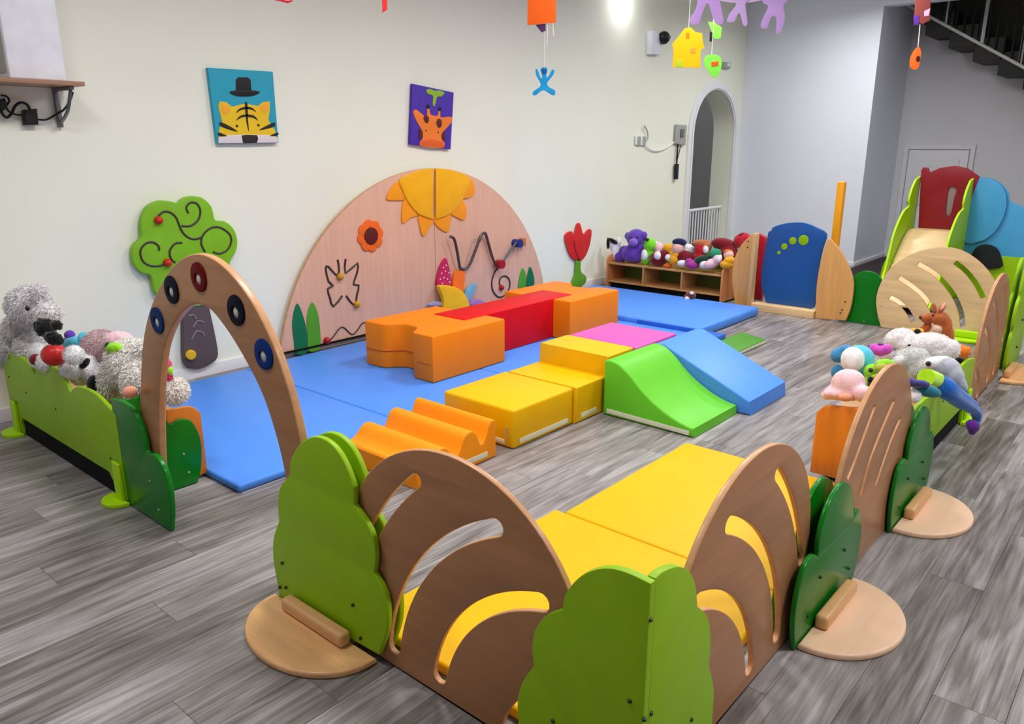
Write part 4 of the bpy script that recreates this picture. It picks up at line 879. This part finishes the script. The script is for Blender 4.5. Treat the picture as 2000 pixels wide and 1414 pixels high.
# ================================================================== SOFT TOYS
def fur(name, rgb, rough=0.9, b=0.5, sc=120): return mat(name, rgb, rough, 0.1, 0, 0.10, 30, b, sc, sheen=0.35)
TS = 1.17
def blob_mesh(blobs, plane, vox, furry=0.0):
    """blobs: (u, v, ru, rv, angle, depth offset) in photo pixels on a real plane -> one continuous mesh"""
    kind, val = plane; bm = bmesh.new()
    for bl in blobs:
        u, v, ru, rv, ang, dd = (list(bl) + [0, 0])[:6]
        P = {'X': at_x, 'Y': at_y, 'Z': at_z}[kind](u, v, val + dd)
        k = (P - CAM).dot(FW) / FPX; a = math.radians(ang)
        ru *= TS; rv *= TS
        e1 = (RT * math.cos(a) + UP * math.sin(a)) * ru * k; e2 = (UP * math.cos(a) - RT * math.sin(a)) * rv * k; e3 = FW * (min(ru, rv) * 0.7 + max(ru, rv) * 0.3) * k
        ellipsoid_bm(bm, P, [e1, e2, e3], 3)
    me = bpy.data.meshes.new('tmp'); bm.to_mesh(me); bm.free()
    if len(blobs) > 1:
        ob = bpy.data.objects.new('tmp', me); C.objects.link(ob)
        md = ob.modifiers.new('r', 'REMESH'); md.mode = 'VOXEL'; md.voxel_size = vox
        ms = ob.modifiers.new('s', 'SMOOTH'); ms.iterations = 4; ms.factor = 0.5
        dg = bpy.context.evaluated_depsgraph_get(); m2 = bpy.data.meshes.new_from_object(ob.evaluated_get(dg)); bpy.data.objects.remove(ob); bpy.data.meshes.remove(me); me = m2
    if furry:
        for v in me.vertices:
            n = noise.noise(v.co * 70) + 0.6 * noise.noise(v.co * 160)
            v.co += v.normal * n * furry
    return me
def toy(name, label, plane, parts, group, cat='soft toy', vox=0.008, furry=0.0, tuft=None, ts=1.17):
    global TS
    TS = ts if not tuft else 1.04
    t = None
    if plane[0] == 'Y':
        b0 = parts[0][2]; P0 = at_y(sum(b[0] for b in b0) / len(b0), sum(b[1] for b in b0) / len(b0), plane[1]); plane = ('X', P0.x)
    for i, (pn, m, blobs, *rest) in enumerate(parts):
        me = blob_mesh(blobs, plane, vox, (furry or .0015) if (i == 0 or pn in ('belly', 'head', 'muzzle', 'hair', 'bow')) else 0.0)
        if t is None:
            xs = [v.co for v in me.vertices]; zmin = min(v.z for v in xs)
            t = thing(name, label, cat, (sum(v.x for v in xs) / len(xs), sum(v.y for v in xs) / len(xs), zmin), group)
        strands = strand_mesh(me, tuft[0], tuft[1]) if (tuft and i == 0) else None
        b_ = add(pn, me, m, t)
        if strands:
            o = add('fur', strands, m, t, smoothed=False); o['kind'] = 'stuff'
    return t
def strand_mesh(me, n, ln):
    rng = random.Random(n); tris = []; tot = 0.0
    me.calc_loop_triangles(); V = me.vertices
    for tr in me.loop_triangles: tot += tr.area; tris.append((tot, tr.vertices[:]))
    import bisect
    keys = [x[0] for x in tris]; vs, fs, ns = [], [], []
    for _ in range(n):
        a, b, c = tris[min(len(tris) - 1, bisect.bisect(keys, rng.random() * tot))][1]
        r1, r2 = math.sqrt(rng.random()), rng.random(); P = V[a].co * (1 - r1) + V[b].co * (r1 * (1 - r2)) + V[c].co * (r1 * r2)
        nn = (V[a].normal + Vector((rng.uniform(-.8, .8), rng.uniform(-.8, .8), rng.uniform(-.9, .5)))).normalized(); L_ = ln * rng.uniform(.6, 1.2)
        sd = nn.cross(Vector((rng.uniform(-1, 1), rng.uniform(-1, 1), rng.uniform(-1, 1)))).normalized() * (ln * .13)
        k = len(vs); vs += [P - nn * .003 - sd, P - nn * .003 + sd, P + nn * L_ * .6 + sd * .7 + Vector((0, 0, -L_ * .05)), P + nn * L_ + Vector((0, 0, -L_ * .25))]
        q_ = (V[a].normal * 1.0 + nn * .35).normalized(); ns += [q_] * 4
        fs += [(k, k + 1, k + 2), (k, k + 2, k + 3)]
    m2 = bpy.data.meshes.new('fur'); m2.from_pydata([tuple(v) for v in vs], [], fs); return m2
def Z(x0, y0, sc, L): return [((x0 + b[0] / sc), (y0 + b[1] / sc), b[2] / sc, b[3] / sc) + tuple(b[4:]) for b in L]
GREYF = fur('fur_grey', (240, 235, 238)); CREAM = fur('fur_cream', (255, 245, 240)); MAUVE = fur('fur_mauve', (222, 192, 196)); WHT = fur('fur_white', (242, 240, 242), b=.3)
BLK = fur('plush_black', (18, 17, 20), b=.3); REDF = mat('satin_red', (214, 40, 44), .35); DRED = fur('plush_dark_red', (120, 18, 32), b=.3); PURP = fur('plush_purple', (104, 68, 180), b=.3); TEALF = fur('plush_turquoise', (86, 196, 222), b=.3)
LIMEP = fur('plush_lime', (150, 222, 40), b=.3); PINKF = fur('plush_pink', (244, 200, 208), b=.3); BRN = fur('plush_brown', (176, 92, 46), b=.3); BLUF = fur('plush_blue', (10, 104, 200), b=.3); GOLD = fur('plush_gold', (240, 172, 32), b=.3)
MAG = fur('plush_magenta', (214, 84, 190), b=.3); ORF = fur('plush_orange', (250, 130, 34), b=.3); GRY2 = fur('plush_grey', (186, 188, 198), b=.25); SKIN = fur('plush_skin', (240, 188, 170), b=.1); NAVY = fur('plush_navy', (30, 36, 76), b=.3)
EYE = mat('toy_eye', (12, 12, 14), .15, .6); TEALG = fur('plush_green', (40, 150, 110), b=.3); DKG = fur('plush_dark_green', (24, 60, 48), b=.3); PEACH = fur('plush_peach', (238, 160, 130), b=.2); DPUR = fur('plush_violet', (96, 40, 140), b=.3)
A = lambda L: Z(0, 540, 4.444, L)
PL = ('X', 1.385); GL = 'plush toys on the left shelf'
toy('teddy_bear', 'big fluffy grey teddy bear with a black bow, leftmost toy', PL, [('body', GREYF, A([(250, 250, 165, 165), (410, 320, 95, 85), (330, 125, 60, 60), (130, 230, 60, 80), (150, 570, 175, 175), (190, 440, 140, 120), (110, 650, 130, 150), (260, 600, 110, 130)])),
    ('bow', BLK, A([(390, 440, 90, 78, -20, -.12), (490, 425, 48, 45, 0, -.12), (470, 540, 85, 55, -25, -.12)])), ('eye', EYE, A([(238, 275, 18, 22, 0, -.16)]))], GL, furry=.007, tuft=(16000, .020))
toy('plush_snowman', 'white plush toy with a shiny red cap behind the lime shelf back', PL, [('body', WHT, A([(335, 650, 75, 75, 0, -.05), (640, 680, 80, 80, 0, -.05), (620, 800, 90, 90, 0, -.03), (480, 740, 150, 95, 0, -.03), (360, 720, 90, 80, 0, -.04)])), ('cap', REDF, A([(470, 680, 102, 95, 0, -.09)])), ('scarf', DRED, A([(305, 720, 45, 48, 0, -.10)]))], GL, tuft=(7000, .010))
toy('plush_bird', 'small turquoise and purple plush toy behind the grey bear', ('X', 1.52), [('body', TEALF, A([(660, 570, 60, 45), (725, 535, 42, 52, -20), (630, 600, 70, 70)])), ('head', PURP, A([(605, 508, 40, 38), (595, 560, 38, 35)]))], GL)
toy('plush_pig', 'round mauve and pink plush with a lime bow', ('X', 1.56), [('body', MAUVE, A([(880, 620, 150, 150), (900, 760, 130, 120)])), ('head', PINKF, A([(1030, 560, 130, 85, 0, .02), (1130, 620, 80, 90, 0, .02)])), ('bow', LIMEP, A([(990, 620, 70, 45, 0, -.13)])), ('bow_knot', DKG, A([(935, 600, 25, 30, 0, -.15)]))], GL, furry=.005, tuft=(9000, .014))
toy('plush_panda', 'white and black plush toy tucked beside the cream bear', ('X', 1.46), [('body', WHT, A([(780, 830, 95, 100), (700, 860, 80, 80), (760, 740, 60, 60)])), ('arm', BLK, A([(735, 755, 30, 55, -40, -.06)])), ('leg', BLK, A([(812, 930, 52, 72, 0, -.08)]))], GL, tuft=(5000, .010))
toy('teddy_bear', 'big fluffy cream teddy bear slumped behind the brown arch', ('X', 1.50), [('body', CREAM, A([(1130, 760, 190, 210), (980, 900, 105, 155, 10, -.05), (1010, 1010, 120, 120), (1250, 900, 170, 190), (1510, 990, 108, 105, 0, .05), (1380, 960, 120, 110), (1300, 660, 110, 110, 0, .05)])),
    ('bow', fur('plush_rose', (206, 50, 110), b=.2), A([(1445, 760, 40, 75, 20, .05), (1460, 870, 45, 50, 30, .03)])), ('bow_leaf', LIMEP, A([(1480, 820, 20, 38, 0, .03)])), ('paw_pad', PEACH, A([(1130, 1005, 60, 55, 0, -.19)]))], GL, furry=.007, tuft=(18000, .020))

R_ = lambda L: Z(1500, 600, 4.714, L)
PR = ('Y', 0.95); GR = 'plush toys on the right shelf'
toy('plush_bear', 'turquoise plush bear with a white belly at the near end of the right shelf', ('X', 4.0), [('body', TEALF, R_([(840, 480, 112, 115), (870, 600, 90, 90), (790, 650, 110, 90)])), ('arm', fur('plush_denim', (66, 140, 196), b=.3), R_([(660, 440, 75, 62, 15, .02), (720, 395, 60, 45, 0, .02)])), ('belly', WHT, R_([(780, 480, 88, 100, 0, -.06)])), ('leg', fur('plush_denim', (66, 140, 196)), R_([(640, 600, 50, 60, 0, 0)]))], GR)
toy('plush_rabbit', 'pale pink plush rabbit draped over the orange end panel', ('X', 3.77), [('body', PINKF, R_([(740, 700, 130, 115), (620, 760, 120, 55, 35, -.02), (880, 800, 85, 70, -15, -.04), (720, 800, 180, 55, 0, -.02), (540, 800, 50, 35, 25, -.02)])), ('ear_lining', PEACH, R_([(640, 790, 80, 26, 25, -.065), (720, 830, 60, 35, 0, -.085)]))], GR)
toy('plush_frog', 'lime and olive plush toy with black marks in the middle of the heap', ('X', 3.95), [('body', LIMEP, R_([(960, 590, 70, 60), (960, 680, 62, 58), (1080, 520, 80, 40)])), ('head', fur('plush_olive', (186, 190, 70)), R_([(990, 670, 48, 48, 0, -.04), (1050, 560, 60, 45, 0, -.03)])), ('mark', BLK, R_([(945, 672, 24, 30, 0, -.075)])), ('mark', BLK, R_([(940, 715, 18, 18, 0, -.075)])), ('eye', EYE, R_([(945, 580, 18, 20, 0, -.08)]))], GR)
toy('plush_octopus', 'small magenta plush toy behind the turquoise bear', ('X', 4.25), [('body', MAG, R_([(985, 380, 48, 42), (1095, 385, 45, 42), (1040, 400, 70, 45)])), ('patch', DPUR, R_([(935, 375, 20, 28), (1040, 345, 30, 16)]))], GR)
toy('plush_lamb', 'white and pale pink plush animal lying along the top of the heap', ('X', 4.6), [('body', fur('fur_blush', (254, 244, 244)), R_([(1210, 285, 125, 85, 15), (1330, 350, 140, 90), (1480, 350, 200, 108), (1690, 385, 65, 85), (1120, 420, 110, 60), (1580, 420, 150, 70), (1300, 450, 160, 70)]))], GR, furry=.004, tuft=(10000, .011))
toy('plush_elephant', 'grey fluffy plush elephant with drooping trunk over the slotted panel', ('X', 4.32), [('body', fur('fur_silver', (232, 230, 228)), R_([(1310, 470, 160, 90, 10), (1400, 560, 130, 110), (1330, 600, 55, 110, -20), (1420, 640, 90, 70)])), ('ear', fur('fur_silver', (232, 230, 228)), R_([(1220, 480, 90, 50, 30, -.05)])), ('mouth', BLK, R_([(1300, 350, 16, 9, 20, -.05)]))], GR, furry=.004, tuft=(8000, .011))
toy('plush_dolphin', 'grey plush dolphin with black eye, diving over the right side', ('X', 4.22), [('body', GRY2, R_([(1620, 550, 130, 88, -15), (1710, 620, 90, 70, -50), (1780, 700, 35, 80, 25)])), ('muzzle', WHT, R_([(1530, 510, 80, 50, 15, -.045), (1600, 475, 70, 22, 5, -.03)])), ('eye', EYE, R_([(1476, 520, 20, 22, 0, -.09)]))], GR)
def stocking_hat():
    t = thing('stocking_hat', 'long blue stocking hat with lime cuff and purple tip hanging over the right shelf', 'soft toy', at_y(1880, 840, .66), GR)
    q = [at_y(u, v, y) for (u, v), y in zip(zm(1500, 600, 4.714, [(1560, 690), (1640, 750), (1740, 830), (1850, 900), (1915, 960), (1922, 1030), (1905, 1075)]), (.72, .69, .67, .65, .64, .64, .64))]
    tube('hat_body', q, 0.043, BLUF, t, 10, radii=[1.0, 1.1, .98, .8, .62, .5, .45], sm=4)
    c = [at_y(u, v, y) for (u, v), y in zip(zm(1500, 600, 4.714, [(1455, 645), (1510, 660), (1580, 690)]), (.745, .735, .72))]
    tube('hat_cuff', c, 0.038, fur('plush_neon', (186, 240, 30), b=.2), t, 10, sm=3)
    me = blob_mesh(R_([(1885, 1090, 58, 48, -30), (1880, 1130, 35, 42)]), ('Y', .64), .008); add('hat_tip', me, DPUR, t)
stocking_hat()
toy('plush_doll', 'dark blue and teal plush doll with white hair under the grey elephant', ('Y', .73), [('body', fur('plush_teal', (34, 120, 140)), R_([(1470, 770, 110, 50, -15), (1400, 740, 60, 50)])), ('sash', fur('plush_indigo', (70, 66, 140)), R_([(1340, 700, 70, 36, -20, -.05), (1420, 705, 70, 30, -10, -.05)])), ('hair', WHT, R_([(1345, 810, 58, 65, 0, -.03)]))], GR)
toy('plush_kangaroo', 'brown plush kangaroo with long ears sitting up behind the heap', ('X', 4.93), [('body', BRN, R_([(1490, 98, 85, 48, 8), (1430, 90, 40, 32, 0), (1590, 110, 75, 70), (1600, 170, 50, 60), (1640, 190, 48, 110, -5), (1650, 260, 60, 80), (1640, 360, 80, 110), (1450, 195, 60, 40, 30)])), ('ear', BRN, R_([(1600, 10, 24, 62, -30)])), ('ear', BRN, R_([(1530, 10, 20, 50, 10)])), ('ear_lining', PEACH, R_([(1612, -8, 14, 42, -30, -.035)])), ('chest', fur('plush_sand', (232, 200, 176)), R_([(1565, 200, 48, 45, -30, -.02)])), ('eye', EYE, R_([(1520, 75, 11, 13, 0, -.07)])), ('nose', EYE, R_([(1402, 95, 13, 15, 0, -.04)]))], GR, ts=1.0)
toy('plush_starfish', 'small orange spiky plush toy at the back of the right heap', ('X', 4.93), [('body', ORF, R_([(1800, 400, 48, 42), (1770, 370, 28, 28), (1840, 420, 30, 22), (1800, 440, 25, 25), (1850, 385, 18, 22)]))], GR)
toy('plush_bag', 'flat black soft pouch at the far end of the right shelf', ('X', 5.04), [('body', BLK, R_([(1770, 500, 80, 40, -20), (1720, 490, 60, 50, -20), (1730, 540, 50, 40)]))], GR, ts=1.0)
toy('plush_bee', 'yellow and black plush bee peeking between lamb and kangaroo', ('X', 4.8), [('body', GOLD, R_([(1340, 215, 38, 22), (1390, 225, 40, 30), (1380, 300, 50, 80)])), ('stripe', BLK, R_([(1375, 225, 26, 24, 0, -.02)]))], GR)

Q = lambda L: Z(1140, 336.5, 5.05, L)
PF = ('X', 7.58); GF = 'small soft toys on the far shelf'
toy('plush_zebra', 'white plush toy with black stripe, leftmost on the far shelf', PF, [('body', WHT, Q([(325, 790, 50, 75), (300, 720, 45, 45), (345, 690, 20, 45)])), ('stripe', BLK, Q([(290, 680, 45, 18, -30, -.05)])), ('stripe', BLK, Q([(240, 700, 14, 50, 0, -.04)]))], GF)
toy('teddy_bear', 'purple teddy bear sitting at the left of the far shelf', ('X', 7.55), [('body', PURP, Q([(518, 650, 82, 78), (440, 628, 32, 34), (592, 622, 32, 34), (480, 800, 88, 78), (365, 835, 52, 48), (530, 835, 55, 50), (400, 770, 45, 40), (555, 740, 32, 55)])), ('muzzle', fur('plush_lavender', (140, 104, 206), b=.3), Q([(490, 690, 38, 34, 0, -.14)])), ('eye', EYE, Q([(470, 645, 9, 10, 0, -.15)])), ('eye', EYE, Q([(530, 640, 9, 10, 0, -.15)]))], GF)
toy('plush_frog', 'bright lime plush frog next to the purple bear', ('X', 7.55), [('body', fur('plush_bright_lime', (128, 224, 40), b=.3), Q([(655, 715, 52, 58), (615, 850, 45, 60), (640, 790, 40, 60)])), ('belly', WHT, Q([(600, 815, 28, 48, 0, -.06)])), ('eye', EYE, Q([(622, 662, 20, 14, 0, -.07)]))], GF)
toy('plush_mouse', 'pink and white little plush mouse behind the lime frog', ('X', 7.62), [('body', PINKF, Q([(735, 745, 42, 50), (745, 800, 45, 50)])), ('ear', WHT, Q([(715, 705, 20, 22)]))], GF)
toy('plush_penguin', 'dark red plush with a white front next to the lime frog', ('X', 7.52), [('body', DRED, Q([(740, 870, 72, 48), (790, 820, 50, 50), (690, 850, 35, 50)])), ('belly', WHT, Q([(730, 822, 32, 36, 0, -.06)]))], GF)
toy('plush_lion', 'golden plush lion head in the back row of the far shelf', ('X', 7.62), [('body', GOLD, Q([(830, 748, 42, 42), (830, 800, 40, 50)])), ('mane', fur('plush_rust', (150, 44, 34)), Q([(800, 790, 40, 32, 0, .01)]))], GF)
toy('plush_duck', 'yellow plush duck with orange feet in the front row of the far shelf', ('X', 7.50), [('body', GOLD, Q([(890, 855, 42, 52, -15), (915, 815, 30, 30)])), ('foot', ORF, Q([(830, 920, 38, 20)])), ('wing', WHT, Q([(835, 840, 28, 28, 0, -.02)]))], GF)
toy('rag_doll', 'rag doll with navy cap and dark red dress on the far shelf', ('X', 7.56), [('body', DRED, Q([(980, 825, 75, 50), (1040, 850, 60, 50)])), ('head', SKIN, Q([(925, 745, 50, 52, 0, -.04)])), ('cap', NAVY, Q([(945, 690, 62, 34, -5, -.03)]))], GF)
toy('plush_lamb', 'cream plush lamb lying behind the rag doll on the far shelf', ('X', 7.64), [('body', WHT, Q([(1020, 745, 62, 34), (1070, 765, 40, 35), (1030, 790, 60, 40)]))], GF)
toy('plush_monkey', 'red plush monkey with brown cap in the middle of the far shelf', ('X', 7.58), [('body', fur('plush_red', (190, 24, 34), b=.3), Q([(1140, 760, 42, 62), (1150, 830, 60, 40)])), ('cap', fur('plush_tan', (176, 104, 66), b=.3), Q([(1165, 705, 90, 36, 0, .04), (1215, 740, 42, 42, 0, .03)])), ('face', WHT, Q([(1205, 760, 26, 40, 0, .0)]))], GF)
toy('plush_turtle', 'teal and dark green plush turtle on the far shelf', ('X', 7.54), [('body', DKG, Q([(1200, 870, 92, 48), (1150, 880, 60, 40)])), ('shell', TEALG, Q([(1300, 800, 52, 42, 0, .02)]))], GF)
toy('plush_fish', 'magenta and white plush fish at the front edge of the far shelf', ('X', 7.47), [('body', fur('plush_plum', (170, 60, 150), b=.3), Q([(1075, 915, 58, 36), (1040, 880, 35, 30)])), ('tail', WHT, Q([(970, 898, 42, 28)]))], GF)
toy('plush_bunny', 'pink and white plush bunny lying at the front of the far shelf', ('X', 7.47), [('body', PINKF, Q([(1265, 900, 75, 42, 20), (1320, 860, 40, 40, 30)])), ('head', WHT, Q([(1190, 915, 40, 34)])), ('ear', WHT, Q([(1340, 850, 18, 34, -20, -.02)]))], GF)
toy('plush_gnome', 'gold plush gnome with a pink face at the right end of the far shelf', ('X', 7.48), [('body', GOLD, Q([(1420, 910, 66, 40), (1440, 870, 50, 35)])), ('head', SKIN, Q([(1430, 815, 42, 40, 0, .03)])), ('hat', fur('plush_clay', (206, 110, 60)), Q([(1425, 785, 40, 22, 0, .03)]))], GF)
toy('plush_cushion', 'dark red round cushion behind the toys at the right of the far shelf', ('X', 7.68), [('body', DRED, Q([(1385, 715, 112, 56, -12), (1420, 800, 90, 80)]))], GF)
toy('plush_parrot', 'dark red plush parrot beside the gate post, behind the wooden wing', ('X', 7.72), [('body', fur('plush_crimson', (176, 22, 40), b=.3), Q([(1545, 680, 55, 62, 20), (1590, 700, 60, 90)])), ('head', DRED, Q([(1572, 625, 42, 26)]))], GF)
toy('plush_puppy', 'tiny brown and white plush puppy lying on the blue mat before the shelf', ('X', 7.10), [('body', fur('plush_chestnut', (120, 60, 36), b=.3), Q([(1055, 1215, 45, 38), (1030, 1230, 40, 26)])), ('nose', WHT, Q([(1020, 1245, 22, 18, 0, -.05)])), ('ear', WHT, Q([(1065, 1192, 18, 14, 0, -.04)]))], GF)
